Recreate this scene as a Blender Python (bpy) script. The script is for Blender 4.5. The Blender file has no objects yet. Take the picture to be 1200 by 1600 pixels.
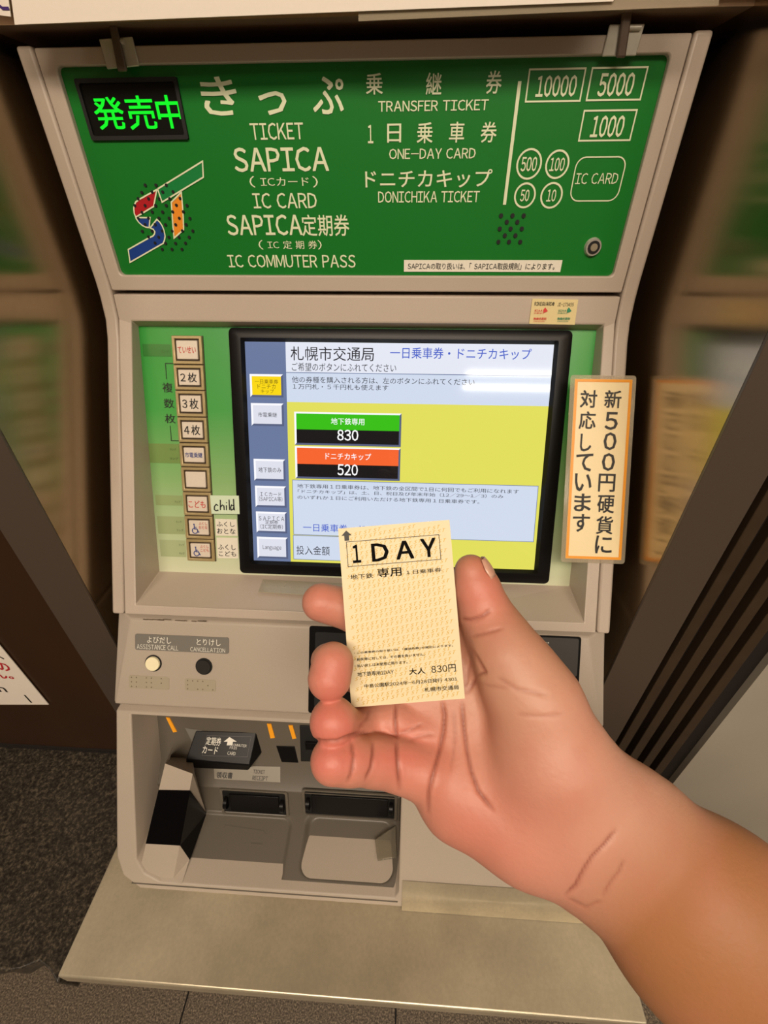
import bpy, bmesh, math, random
import numpy as np
from mathutils import Vector, Matrix

# ------------------------------------------------------------------ camera, light, exposure
H = 1.25                                   # eye height of the camera above the floor
FPX, PITCH, YAW, ROLL = 696.34, 0.6161, 0.0595, -0.0060
CAM = np.array([0.0501, -0.4693, H])
sc = bpy.context.scene
COL = sc.collection

def cam_axes():
    cp, sp = math.cos(PITCH), math.sin(PITCH); cy, sy = math.cos(YAW), math.sin(YAW); cr, sr = math.cos(ROLL), math.sin(ROLL)
    fw = np.array([-sy*cp, cy*cp, -sp]); r = np.array([cy, sy, 0.0]); u = np.cross(r, fw)
    return cr*r+sr*u, -sr*r+cr*u, fw
CR, CU, CF = cam_axes()
cd = bpy.data.cameras.new('camera'); cam = bpy.data.objects.new('camera', cd); COL.objects.link(cam)
cd.sensor_fit = 'VERTICAL'; cd.sensor_height = 36.0; cd.lens = FPX/1600*36.0
cd.clip_start = 0.01; cd.clip_end = 50
M = Matrix.Identity(4)
for i in range(3):
    M[i][0] = CR[i]; M[i][1] = CU[i]; M[i][2] = -CF[i]; M[i][3] = CAM[i]
cam.matrix_world = M
sc.camera = cam

sc.view_settings.view_transform = 'Standard'; sc.view_settings.look = 'None'
sc.view_settings.exposure = 0.0; sc.view_settings.gamma = 1.0; sc.view_settings.use_curve_mapping = False

w = bpy.data.worlds.new('world'); sc.world = w; w.use_nodes = True
w.node_tree.nodes['Background'].inputs[0].default_value = (1.0, 0.84, 0.68, 1)
w.node_tree.nodes['Background'].inputs[1].default_value = 0.42

def area(name, loc, target, sx, sy, power, color):
    l = bpy.data.lights.new(name, 'AREA'); l.shape = 'RECTANGLE'; l.size = sx; l.size_y = sy
    l.energy = power; l.color = color
    o = bpy.data.objects.new(name, l); COL.objects.link(o); o.location = loc
    d = Vector(target)-Vector(loc); o.rotation_euler = d.to_track_quat('-Z', 'Y').to_euler()
    return o
WARM = (1.0, 0.84, 0.67)
area('ceiling_panel_light', (0.0, -1.72, H+1.36), (0.0, -0.3, H-0.3), 1.8, 0.5, 66, WARM)
# pair of fluorescent tubes across the concourse ceiling behind the viewer (the strips mirrored in the screen)
area('fluorescent_tube', (1.75, -2.62, H+1.35), (1.75, -2.62, 0), 2.55, 0.035, 14, (1.0, 0.90, 0.74))
area('fluorescent_tube', (1.75, -2.83, H+1.35), (1.75, -2.83, 0), 2.55, 0.05, 20, (1.0, 0.90, 0.74))

# ------------------------------------------------------------------ helpers
def srgb(r, g, b):
    f = lambda c: (c/255/12.92) if c/255 <= 0.04045 else ((c/255+0.055)/1.055)**2.4
    return (f(r), f(g), f(b), 1)

def mat(name, col, rough=0.5, metal=0.0, noise=0.0, nscale=400, bump=0.0, spec=0.5, coat=0.0, aniso=0.0, sss=0.0, big=0.0, bigscale=6):
    m = bpy.data.materials.new(name); m.use_nodes = True; nt = m.node_tree; b = nt.nodes['Principled BSDF']
    b.inputs['Base Color'].default_value = col; b.inputs['Roughness'].default_value = rough; b.inputs['Metallic'].default_value = metal
    b.inputs['Specular IOR Level'].default_value = spec; b.inputs['Coat Weight'].default_value = coat
    if aniso: b.inputs['Anisotropic'].default_value = aniso
    if noise or bump or big:
        tc = nt.nodes.new('ShaderNodeTexCoord')
        n = nt.nodes.new('ShaderNodeTexNoise'); n.inputs['Scale'].default_value = nscale; n.inputs['Detail'].default_value = 3
        nt.links.new(tc.outputs['Object'], n.inputs['Vector'])
        last = None
        if noise or big:
            mx = nt.nodes.new('ShaderNodeMix'); mx.data_type = 'RGBA'; mx.blend_type = 'MULTIPLY'; mx.inputs[0].default_value = 1
            mr = nt.nodes.new('ShaderNodeMapRange'); mr.inputs[1].default_value = 0.25; mr.inputs[2].default_value = 0.75
            mr.inputs[3].default_value = 1-noise; mr.inputs[4].default_value = 1+noise
            nt.links.new(n.outputs['Fac'], mr.inputs[0]); mx.inputs[6].default_value = col
            cc = mr.outputs[0]
            if big:
                n2 = nt.nodes.new('ShaderNodeTexNoise'); n2.inputs['Scale'].default_value = bigscale; n2.inputs['Detail'].default_value = 4
                nt.links.new(tc.outputs['Object'], n2.inputs['Vector'])
                mr2 = nt.nodes.new('ShaderNodeMapRange'); mr2.inputs[1].default_value = 0.3; mr2.inputs[2].default_value = 0.7
                mr2.inputs[3].default_value = 1-big; mr2.inputs[4].default_value = 1+big
                nt.links.new(n2.outputs['Fac'], mr2.inputs[0])
                mu = nt.nodes.new('ShaderNodeMath'); mu.operation = 'MULTIPLY'
                nt.links.new(cc, mu.inputs[0]); nt.links.new(mr2.outputs[0], mu.inputs[1]); cc = mu.outputs[0]
            nt.links.new(cc, mx.inputs[7]); nt.links.new(mx.outputs[2], b.inputs['Base Color'])
        if bump:
            bp = nt.nodes.new('ShaderNodeBump'); bp.inputs['Strength'].default_value = bump; bp.inputs['Distance'].default_value = 0.001
            nt.links.new(n.outputs['Fac'], bp.inputs['Height']); nt.links.new(bp.outputs[0], b.inputs['Normal'])
    return m

def emis(name, col, strength=1.0, gloss=True):
    """a lit display pixel behind glass"""
    m = bpy.data.materials.new(name); m.use_nodes = True; b = m.node_tree.nodes['Principled BSDF']
    b.inputs['Base Color'].default_value = (0.01, 0.01, 0.01, 1); b.inputs['Roughness'].default_value = 0.06
    b.inputs['Emission Color'].default_value = col; b.inputs['Emission Strength'].default_value = strength
    return m

class MB:
    def __init__(s): s.v = []; s.f = []
    def add(s, vs, fs):
        o = len(s.v); s.v += [tuple(float(c) for c in v) for v in vs]; s.f += [tuple(i+o for i in f) for f in fs]; return s
    def box(s, x0, x1, y0, y1, z0, z1):
        return s.add([(x0,y0,z0),(x1,y0,z0),(x1,y1,z0),(x0,y1,z0),(x0,y0,z1),(x1,y0,z1),(x1,y1,z1),(x0,y1,z1)],
                     [(0,3,2,1),(4,5,6,7),(0,1,5,4),(1,2,6,5),(2,3,7,6),(3,0,4,7)])
    def prism(s, pa, pb):
        """closed solid between two matching outlines"""
        n = len(pa)
        return s.add(list(pa)+list(pb), [tuple(range(n)), tuple(range(2*n-1, n-1, -1))]+[(i, i+n, (i+1) % n+n, (i+1) % n) for i in range(n)])
    def tube(s, a, b, r, n=12, r2=None, cap=True):
        a = np.array(a, float); b = np.array(b, float); d = b-a; d /= np.linalg.norm(d)
        t = np.array([0, 0, 1.0]) if abs(d[2]) < .9 else np.array([1.0, 0, 0]); e1 = np.cross(d, t); e1 /= np.linalg.norm(e1); e2 = np.cross(d, e1)
        r2 = r if r2 is None else r2
        A = [a+r*(math.cos(k*2*math.pi/n)*e1+math.sin(k*2*math.pi/n)*e2) for k in range(n)]
        B = [b+r2*(math.cos(k*2*math.pi/n)*e1+math.sin(k*2*math.pi/n)*e2) for k in range(n)]
        return s.prism(A, B)

def build(name, mb, m, parent=None, bevel=0, seg=2, smooth=False, kind=None, label=None, cat=None, group=None, loc=None, angle=None):
    me = bpy.data.meshes.new(name)
    L = np.zeros(3)
    p = parent
    while p is not None:
        L = L+np.array(p.location); p = p.parent
    if loc is not None: L = L+np.array(loc)-L
    me.from_pydata([tuple(np.array(v)-L) for v in mb.v], [], mb.f)
    bm = bmesh.new(); bm.from_mesh(me); bmesh.ops.recalc_face_normals(bm, faces=bm.faces); bm.to_mesh(me); bm.free()
    o = bpy.data.objects.new(name, me); COL.objects.link(o)
    me.materials.append(m)
    if parent is not None:
        o.parent = parent
        if loc is not None:
            P = np.zeros(3); q = parent
            while q is not None:
                P = P+np.array(q.location); q = q.parent
            o.location = tuple(np.array(loc)-P)
    elif loc is not None: o.location = loc
    if bevel:
        b = o.modifiers.new('bevel', 'BEVEL'); b.width = bevel; b.segments = seg; b.limit_method = 'ANGLE'; b.angle_limit = math.radians(30)
        b.harden_normals = False
        smooth = True
    if smooth:
        for poly in me.polygons: poly.use_smooth = True
        if angle is None: angle = 40
        try: me.set_sharp_from_angle(angle=math.radians(angle))
        except Exception: pass
    if kind: o['kind'] = kind
    if label: o['label'] = label
    if cat: o['category'] = cat
    if group: o['group'] = group
    return o

def empty(name, loc, label, cat, group=None):
    o = bpy.data.objects.new(name, None); COL.objects.link(o); o.location = loc; o.empty_display_size = .05
    o['label'] = label; o['category'] = cat
    if group: o['group'] = group
    return o

def ray(px, py): return CF+(px-600)/FPX*CR-(py-800)/FPX*CU

class Plane:
    """a flat face of the place: origin, right, up, outward normal"""
    def __init__(s, o, U, V):
        s.o = np.array(o, float); s.U = np.array(U, float); s.U /= np.linalg.norm(s.U)
        s.V = np.array(V, float); s.V -= s.V@s.U*s.U; s.V /= np.linalg.norm(s.V); s.N = np.cross(s.U, s.V)
    def hit(s, px, py, h=0):
        D = ray(px, py); t = ((s.o+h*s.N-CAM)@s.N)/(D@s.N); return CAM+D*t
    def uv(s, px, py, h=0):
        p = s.hit(px, py, h)-s.o; return p@s.U, p@s.V
    def pt(s, u, v, h=0): return s.o+u*s.U+v*s.V+h*s.N
    def slab(s, mb, uvs, h0, h1): return mb.prism([s.pt(u, v, h1) for u, v in uvs], [s.pt(u, v, h0) for u, v in uvs])
    def quad(s, mb, pts, h0, h1):
        return s.slab(mb, [s.uv(*p, h1) for p in pts], h0, h1)
    def rect(s, mb, bl, tr, h0, h1):
        """rectangle square to the face, from the positions of two of its corners"""
        a = s.uv(*bl, h1); b = s.uv(*tr, h1)
        return s.slab(mb, [(a[0], a[1]), (b[0], a[1]), (b[0], b[1]), (a[0], b[1])], h0, h1)
def yz(a, b):
    """machine face through two (y, z) profile points, z measured from the camera height"""
    return Plane((0, a[0], a[1]+H), (1, 0, 0), (0, a[0]-b[0], a[1]-b[1]))

_tc = {}
def raw(body):
    if body not in _tc:
        c = bpy.data.curves.new('t', 'FONT'); c.body = body; c.resolution_u = 2; c.fill_mode = 'FRONT'; c.dimensions = '2D'
        o = bpy.data.objects.new('t', c); COL.objects.link(o)
        bpy.context.view_layer.update()
        e = o.evaluated_get(bpy.context.evaluated_depsgraph_get()); me = e.to_mesh()
        _tc[body] = (np.array([(q.co.x, q.co.y) for q in me.vertices]), [tuple(p.vertices) for p in me.polygons])
        e.to_mesh_clear(); bpy.data.objects.remove(o); bpy.data.curves.remove(c)
    return _tc[body]
def glyphs(body, off=0.0):
    """outline of a line of print scaled to a unit box, and its height over width"""
    V = []; F = []; n = 0; x = 0.0
    if any(33 <= ord(ch) < 127 for ch in body) and not any(ch in body for ch in '　'):
        for ch in body:
            if ch == ' ': x += .34; continue
            asc = 33 <= ord(ch) < 127
            v, f = raw(chr(ord(ch)+0xFEE0) if asc else ch)
            if asc or ch in '®': w0 = v[:, 0].min(); wd = v[:, 0].max()-w0; g = .085
            else: w0 = 0; wd = .98; g = 0
            V.append(v+np.array([x-w0+g*.5, 0])); F += [tuple(i+n for i in q) for q in f]; n += len(v); x += wd+g
    else:
        v, f = raw(body); V = [v]; F = list(f); n = len(v)
    v = np.vstack(V); hgt = max(v[:, 1].max()-v[:, 1].min(), 1e-6)
    if off:
        d = off*.55; vs = []; fs = []
        for k, (dx, dy) in enumerate(((-d, -d), (d, -d), (-d, d), (d, d))):
            vs.append(v+np.array([dx, dy])); fs += [tuple(i+k*n for i in q) for q in F]
        v = np.vstack(vs); F = fs
    v = v-v.min(0); v = v/np.maximum(v.max(0), 1e-9)
    return v, F
def text(mb, pl, body, bl, tr, h=0.0006, off=0.0):
    """flat print: the text fills the face rectangle whose lower left and upper right corners are given"""
    return textuv(mb, pl, body, pl.uv(*bl, h), pl.uv(*tr, h), h, off)
def textuv(mb, pl, body, a, b, h=0.0006, off=0.0):
    v, f = glyphs(body, off); n = len(v)
    # the over-printed copies lie a hair apart
    q = n//4 if off else n
    return mb.add([pl.pt(a[0]+(b[0]-a[0])*x, a[1]+(b[1]-a[1])*y, h+(i//q)*.00002) for i, (x, y) in enumerate(v)], f)
def line(mb, pl, pts, wd, h=0.0006, closed=False):
    """printed line of even width through the given positions"""
    P = [np.array(pl.uv(*p, h)) for p in pts]; return linuv(mb, pl, P, wd, h, closed)
def linuv(mb, pl, P, wd, h, closed=False):
    n = len(P); P = [np.array(p, float) for p in P]
    out = []
    for i in range(n):
        a = P[i-1] if (closed or i > 0) else None; b = P[(i+1) % n] if (closed or i < n-1) else None
        d1 = (P[i]-a) if a is not None else (b-P[i]); d2 = (b-P[i]) if b is not None else d1
        d1 = d1/np.linalg.norm(d1); d2 = d2/np.linalg.norm(d2); n1 = np.array([-d1[1], d1[0]]); n2 = np.array([-d2[1], d2[0]])
        m = n1+n2; m /= max(np.linalg.norm(m), 1e-6); k = wd/2/max(m@n1, .35); out.append((P[i]+m*k, P[i]-m*k))
    vs = [pl.pt(*q, h) for pr in out for q in pr]; fs = [(2*i, 2*i+1, 2*((i+1) % n)+1, 2*((i+1) % n)) for i in range(n if closed else n-1)]
    return mb.add(vs, fs)
def flat(mb, pl, pts, h=0.0006):
    P = [pl.hit(*p, h) for p in pts]; return mb.add(P, [tuple(range(len(P)))])
def frect(mb, pl, bl, tr, h=0.0006):
    a = pl.uv(*bl, h); b = pl.uv(*tr, h)
    return mb.add([pl.pt(a[0], a[1], h), pl.pt(b[0], a[1], h), pl.pt(b[0], b[1], h), pl.pt(a[0], b[1], h)], [(0, 1, 2, 3)])
def circ(pl, c, r, n=28): return [(c[0]+r*math.cos(2*math.pi*k/n), c[1]+r*math.sin(2*math.pi*k/n)) for k in range(n)]

# ------------------------------------------------------------------ materials
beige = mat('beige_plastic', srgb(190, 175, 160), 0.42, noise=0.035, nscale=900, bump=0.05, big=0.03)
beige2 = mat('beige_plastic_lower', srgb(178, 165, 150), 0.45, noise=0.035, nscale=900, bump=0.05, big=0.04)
baymat = mat('shaded_bay_plastic', srgb(100, 93, 83), 0.36, noise=0.03, nscale=900, bump=0.04)  # plastic darkened to carry the shade inside the bay
blackp = mat('black_plastic', srgb(14, 13, 14), 0.34, spec=.22)
blackm = mat('matte_black', srgb(8, 8, 8), 0.6)
green = mat('green_sign_sheet', srgb(22, 118, 40), 0.30, noise=0.02, nscale=500)
cream = mat('cream_print', srgb(226, 232, 196), 0.45)
redp = mat('red_print', srgb(176, 24, 34), 0.4); bluep = mat('blue_print', srgb(22, 62, 140), 0.4)
orangep = mat('orange_print', srgb(238, 146, 40), 0.4); greenp = mat('emerald_print', srgb(10, 128, 60), 0.4)
inkblack = mat('black_ink', srgb(22, 20, 20), 0.5); inkred = mat('red_ink', srgb(205, 70, 62), 0.5); inkblue = mat('blue_ink', srgb(58, 72, 140), 0.5)
paper = mat('white_paper', srgb(236, 226, 212), 0.55, noise=0.01)
label_m = mat('label_paper', srgb(238, 232, 216), 0.5)
steel = mat('brushed_steel', srgb(206, 194, 168), 0.36, metal=0.62, noise=0.06, nscale=300, aniso=0.6, big=0.16, bigscale=13)
mirror = mat('satin_steel_wall', srgb(164, 146, 120), 0.20, metal=1.0, aniso=0.8, noise=0.03, nscale=200)
brown = mat('brown_anodised_metal', srgb(88, 76, 66), 0.38, metal=0.3, noise=0.04, nscale=700)
darkbrown = mat('dark_brown_panel', srgb(62, 40, 24), 0.30, metal=0.3, noise=0.05, nscale=500, big=0.15, bigscale=5)
ribm = mat('dark_rib_metal', srgb(66, 52, 38), 0.4, metal=0.3, noise=0.15, nscale=60)
ribgap = mat('rib_groove', srgb(22, 14, 10), 0.7)
greywall = mat('grey_wall_panel', srgb(168, 160, 146), 0.4, noise=0.03, nscale=500, big=0.06)
headm = mat('header_metal', srgb(196, 166, 138), 0.3, metal=0.6, noise=0.04, nscale=300)
clear = mat('dark_edge', srgb(70, 60, 50), 0.3)

# ------------------------------------------------------------------ the setting
def struct(name, mb, m, bevel=0, **k):
    return build(name, mb, m, kind='structure', bevel=bevel, **k)

# side walls of the niche, satin steel, close to the machine
XL, XR, YF = -0.273, 0.2755, -0.163
struct('wall_niche_left', MB().box(XL-0.02, XL, YF+.003, 0.30, 0.0, H+0.75), mirror)
struct('wall_niche_right', MB().box(XR, XR+0.02, YF+.003, 0.30, 0.0, H+0.75), mirror)
struct('wall_niche_back', MB().box(XL-0.02, XR+0.02, 0.30, 0.32, 0.0, H+0.75), darkbrown)
struct('trim_left', MB().box(-0.324, XL, YF, YF+.003, 0.0, H+0.75), brown, bevel=.0005)
struct('trim_right', MB().box(XR, 0.3225, YF, YF+.003, 0.0, H+0.75), brown, bevel=.0005)
struct('wall_left', MB().box(-1.8, -0.3245, YF+.0008, YF+.04, H-.664, H+1.38), darkbrown)
struct('wall_right', MB().box(0.433, 1.9, YF+.004, YF+.05, 0.0, H+1.38), greywall)
mb = MB()
struct('trim_1', mb.box(-1.8, -.3245, YF-.001, YF+.002, H-.664, H-.655), ribgap)
# ribbed track to the right of the trim
tr = MB().box(0.3225, 0.433, YF+.012, YF+.05, 0.0, H+1.38)
track = struct('wall_track', tr, ribgap)
for k in range(4):
    x0 = 0.3305+k*0.0215
    build('rib', MB().box(x0, x0+.0115, YF+.002, YF+.013, 0.0, H+1.38), ribm, parent=track, bevel=.0008)
# lintel above the niche
struct('wall_header', MB().box(XL-0.05, XR+0.0, -0.03, 0.3, H+0.135, H+0.6), headm, bevel=.004)
hb = MB()
prof = [(-0.03, .135), (-.036, .128), (-.034, .119), (-.022, .113), (-.012, .110), (-.012, .104), (0.3, .104), (0.3, .135)]
hb.prism([(XL-.005, y, z+H) for y, z in prof], [(XR+.004, y, z+H) for y, z in prof])
struct('trim_header', hb, headm, smooth=True)

# ------------------------------------------------------------------ floor, ceiling, ledge
def stone(name, c1, c2, c3, scale, rough, bumpv=0.25):
    m = bpy.data.materials.new(name); m.use_nodes = True; nt = m.node_tree; b = nt.nodes['Principled BSDF']
    tc = nt.nodes.new('ShaderNodeTexCoord'); n = nt.nodes.new('ShaderNodeTexNoise'); n.inputs['Scale'].default_value = scale; n.inputs['Detail'].default_value = 6; n.inputs['Roughness'].default_value = .7
    r = nt.nodes.new('ShaderNodeValToRGB'); r.color_ramp.elements[0].position = .38; r.color_ramp.elements[0].color = c1
    r.color_ramp.elements[1].position = .66; r.color_ramp.elements[1].color = c3; e = r.color_ramp.elements.new(.52); e.color = c2
    nt.links.new(tc.outputs['Object'], n.inputs['Vector']); nt.links.new(n.outputs['Fac'], r.inputs[0]); nt.links.new(r.outputs[0], b.inputs['Base Color'])
    bp = nt.nodes.new('ShaderNodeBump'); bp.inputs['Strength'].default_value = bumpv; bp.inputs['Distance'].default_value = .002
    nt.links.new(n.outputs['Fac'], bp.inputs['Height']); nt.links.new(bp.outputs[0], b.inputs['Normal'])
    b.inputs['Roughness'].default_value = rough
    return m
granite = stone('dark_granite', srgb(30, 27, 23), srgb(56, 50, 42), srgb(98, 88, 74), 260, 0.35)
floorst = stone('speckled_floor_stone', srgb(62, 54, 44), srgb(112, 98, 82), srgb(170, 152, 130), 330, 0.5)
struct('floor', MB().box(-3.5, 3.5, -4.5, 0.4, -0.05, -0.004), blackm)
TS = 0.40
fl = bpy.data.objects["floor"]
u0, _ = Plane((0, 0, 0), (1, 0, 0), (0, 1, 0)).uv(283, 1590)
_, v0 = Plane((0, 0, 0), (1, 0, 0), (0, 1, 0)).uv(430, 1640)
tile_me = None
for i in range(-5, 6):
    for j in range(-8, 2):
        x0 = u0+i*TS; y0 = v0+j*TS
        if y0 > 0.3 or y0 < -3.2 or abs(x0) > 2.2: continue
        if tile_me is None:
            o = build('floor_tile', MB().box(.0015, TS-.0015, .0015, TS-.0015, -.004, 0), floorst, parent=fl, bevel=.0012, seg=1); tile_me = o
            o.location = (x0, y0, 0)
        else:
            c = tile_me.copy(); COL.objects.link(c); c.location = (x0, y0, 0)
struct('ceiling', MB().box(-3.5, 3.5, -4.5, 0.4, H+1.42, H+1.47), mat('ceiling_panel', srgb(190, 176, 156), .8))
struct('wall_back', MB().box(-3.5, 3.5, -4.55, -4.5, 0, H+1.42), mat('station_wall', srgb(150, 132, 112), .6))

# granite ledge left of the machine, rough broken front edge
rnd = random.Random(4)
gz = H-.664
mb = MB(); N = 60; top = []; 
xs = np.linspace(-1.2, -0.2965, N)
fr = []
for i, x in enumerate(xs):
    fr.append(-.388+.006*math.sin(x*55+1)+.004*math.sin(x*131)+rnd.uniform(-.0015, .0015))
A = [(x, y, gz) for x, y in zip(xs, fr)]+[(xs[-1], YF+.03, gz), (xs[0], YF+.03, gz)]
B = [(x, y+.010+.006*math.sin(x*90), gz-.05) for x, y in zip(xs, fr)]+[(xs[-1], YF+.03, gz-.05), (xs[0], YF+.03, gz-.05)]
struct('ledge_left', mb.prism(A, B), granite, bevel=.002)
struct('ledge_support', MB().box(-1.2, -.2975, -.22, YF+.04, 0, gz-.05), ribgap)

# ------------------------------------------------------------------ ticket machine
mach = empty('ticket_machine', (0, 0.05, H-.64), 'beige ticket vending machine with green sign panel and lit touch screen in steel niche', 'ticket machine')
T0 = Plane((0, 0, H), (1, 0, 0), (0, 0, 1))             # front of the upper frame
TG = Plane((0, .005, H), (1, 0, 0), (0, 0, 1))          # green sign sheet
F2 = yz((-.004, -.104), (-.161, -.362)); F3 = yz((-.163, -.366), (-.214, -.447)); F4 = yz((-.218, -.463), (-.302, -.595))
SP = yz((.008, -.110), (-.100, -.354))                  # plane of button sheet and display
P1 = yz((-.190, -.509), (-.217, -.560))                 # wall of the insert bay

# side trims follow the profile
prof = [(0, .096), (0, -.066), (-.001, -.080), (-.0045, -.100), (-.012, -.117), (-.161, -.3625), (.22, -.3625), (.22, .096)]
for x0, x1 in ((-.26, -.2468), (.2468, .26)):
    build('side_trim', MB().prism([(x0, y, z+H) for y, z in prof], [(x1, y, z+H) for y, z in prof]), beige, parent=mach, bevel=.0025, seg=3)
build('inner_frame', MB().box(-.2455, .2455, .045, .22, H-.36, H+.09), blackm, parent=mach)

# upper frame with opening for the sign sheet
gl = TG.uv(92, 104)[0]; gr = TG.uv(1044, 89)[0]; gt = TG.uv(560, 96)[1]; gb = TG.uv(560, 430)[1]
mb = MB(); X = .2455; zt = .0945; zb = -.0745
def ringsolid(mb, outer, inner, back):
    """frame: outer loop, inner loop on the front, inner loop at the back, outer at the back"""
    n = len(outer); ob = [back(p) for p in outer]; ib = [back(p) for p in inner]
    vs = list(outer)+list(inner)+list(ib)+list(ob); fs = []
    for i in range(n):
        j = (i+1) % n
        fs += [(i, j, n+j, n+i), (n+i, n+j, 2*n+j, 2*n+i), (2*n+i, 2*n+j, 3*n+j, 3*n+i), (3*n+i, 3*n+j, j, i)]
    mb.add(vs, fs); return mb
def rrect(x0, x1, z0, z1, r, n=4):
    P = []
    for cx, cz, a0 in ((x1-r, z0+r, -90), (x1-r, z1-r, 0), (x0+r, z1-r, 90), (x0+r, z0+r, 180)):
        for k in range(n+1):
            a = math.radians(a0+90*k/n); P.append((cx+r*math.cos(a), cz+r*math.sin(a)))
    return P
o_ = rrect(-X, X, zb, zt, .0015); i_ = rrect(gl, gr, gb, gt, .004)
mb = MB(); ringsolid(mb, [(x, 0, z+H) for x, z in o_], [(x, 0, z+H) for x, z in i_], lambda p: (p[0], .04, p[2]))
build('upper_frame', mb, beige, parent=mach, bevel=.0012)
sign = build('sign_panel', MB().box(gl-.002, gr+.002, .005, .012, gb-.002+H, gt+.002+H), green, parent=mach)

# --- print on the green sign: one part per line
def pr(bodies, m=cream, par=sign, pl=TG, name='lettering', h=.0005):
    mb = MB()
    for b in bodies:
        text(mb, pl, b[0], b[1], b[2], h=h, off=b[3] if len(b) > 3 else 0.0)
    return build(name, mb, m, parent=par, kind='stuff')
B1 = .018
pr([('き', (320, 181), (366, 119), B1), ('っ', (407, 180), (446, 142), B1), ('ぷ', (490, 179), (536, 119), B1)])
pr([('TICKET', (393, 219), (473, 191), .012)])
pr([('SAPICA', (368, 269), (512, 229), .022)])
pr([('（', (391, 293), (397, 275)), ('ICカード', (408, 291), (482, 277), .006), ('）', (489, 293), (496, 275))])
pr([('IC CARD', (397, 326), (494, 301), .012)])
pr([('SAPICA', (357, 368), (470, 335), .02), ('定期券', (473, 369), (545, 335), .012)])
pr([('（', (405, 390), (410, 375)), ('IC 定 期 券', (419, 389), (495, 376), .006), ('）', (497, 390), (502, 375))])
pr([('IC COMMUTER PASS', (358, 418), (555, 398), .012)])
pr([('乗', (572, 148), (598, 114), .012), ('継', (665, 148), (691, 113), .012), ('券', (758, 147), (786, 110), .012)])
pr([('TRANSFER TICKET', (591, 175), (764, 155), .012)])
pr([('1', (575, 224), (583, 195), .012), ('日', (605, 223), (627, 193), .012), ('乗', (651, 224), (677, 191), .012), ('車', (701, 223), (727, 190), .012), ('券', (750, 223), (778, 190), .012)])
pr([('ONE-DAY CARD', (608, 249), (744, 231), .012)])
pr([('ドニチカキップ', (571, 294), (770, 264), .012)])
pr([('DONICHIKA TICKET', (591, 317), (750, 298), .012)])
pr([('10000', (836, 152), (904, 117), .025)]); pr([('5000', (932, 151), (995, 113), .025)]); pr([('1000', (921, 215), (979, 180), .025)])
for body, c, rx in (('500', (826.5, 256.5), 18.5), ('100', (870.5, 257), 17.3), ('50', (820, 305.5), 15.5), ('10', (861.5, 305.5), 16.0)):
    cu, cv = TG.uv(*c); r = TG.uv(c[0]+rx, c[1])[0]-cu
    mb = MB(); linuv(mb, TG, circ(TG, (cu, cv), r), .0014, .0005, True)
    wd = r*(.66 if len(body) == 3 else .44); ht = r*.5
    textuv(mb, TG, body, (cu-wd, cv-ht), (cu+wd, cv+ht), .0005, .02)
    build('coin_mark', mb, cream, parent=sign)
for q in (((827, 108), (915, 107), (906, 160), (821, 159)), ((924, 106), (1012, 105), (1001, 158), (916, 157)), ((912, 173), (995, 172), (986, 221), (904, 220))):
    a = TG.uv(*q[3]); b = TG.uv(*q[1]); mb = MB()
    linuv(mb, TG, [(a[0], a[1]), (b[0], a[1]), (b[0], b[1]), (a[0], b[1])], .0011, .0005, True); build('printed_frame', mb, cream, parent=sign)
a = TG.uv(889, 314); b = TG.uv(980, 245); mb = MB(); linuv(mb, TG, rrect(a[0], b[0], a[1], b[1], .007, 5), .0009, .0005, True)
build('printed_frame', mb, cream, parent=sign); pr([('IC CARD', (898, 288), (968, 270))])
mb = MB(); a = TG.uv(789, 320); b = TG.uv(811, 127); xm = (a[0]+b[0])/2; linuv(mb, TG, [(xm, a[1]), (xm, b[1])], .0026, .0005); build('printed_divider', mb, cream, parent=sign)
# city transport emblem, outlined in cream
def emblem(pts, m, smooth=False):
    P = [TG.uv(180+x/8, 240+y/8) for x, y in pts]; mb = MB().add([TG.pt(u, v, .0004) for u, v in P], [tuple(range(len(P)))])
    build('emblem', mb, m, parent=sign); mb = MB(); linuv(mb, TG, P, .0011, .0007, True); return build('emblem_outline', mb, cream, parent=sign)
emblem([(535, 442), (1095, 97), (1105, 295), (590, 607)], greenp)
emblem([(525, 450), (485, 660), (262, 795), (243, 745), (237, 690), (240, 650), (262, 605), (300, 575)], redp)
emblem([(300, 800), (440, 800), (430, 925), (385, 918), (340, 895), (300, 860), (268, 815)], bluep)
emblem([(525, 822), (560, 855), (590, 900), (615, 960), (628, 1030), (620, 1080), (605, 1120), (190, 1358), (168, 1198), (440, 1045), (475, 1030), (495, 1005), (500, 975), (480, 945), (440, 930)], bluep)
emblem([(830, 482), (843, 620), (852, 740), (860, 950), (740, 1055), (725, 900), (715, 740), (705, 608)], orangep)
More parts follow.
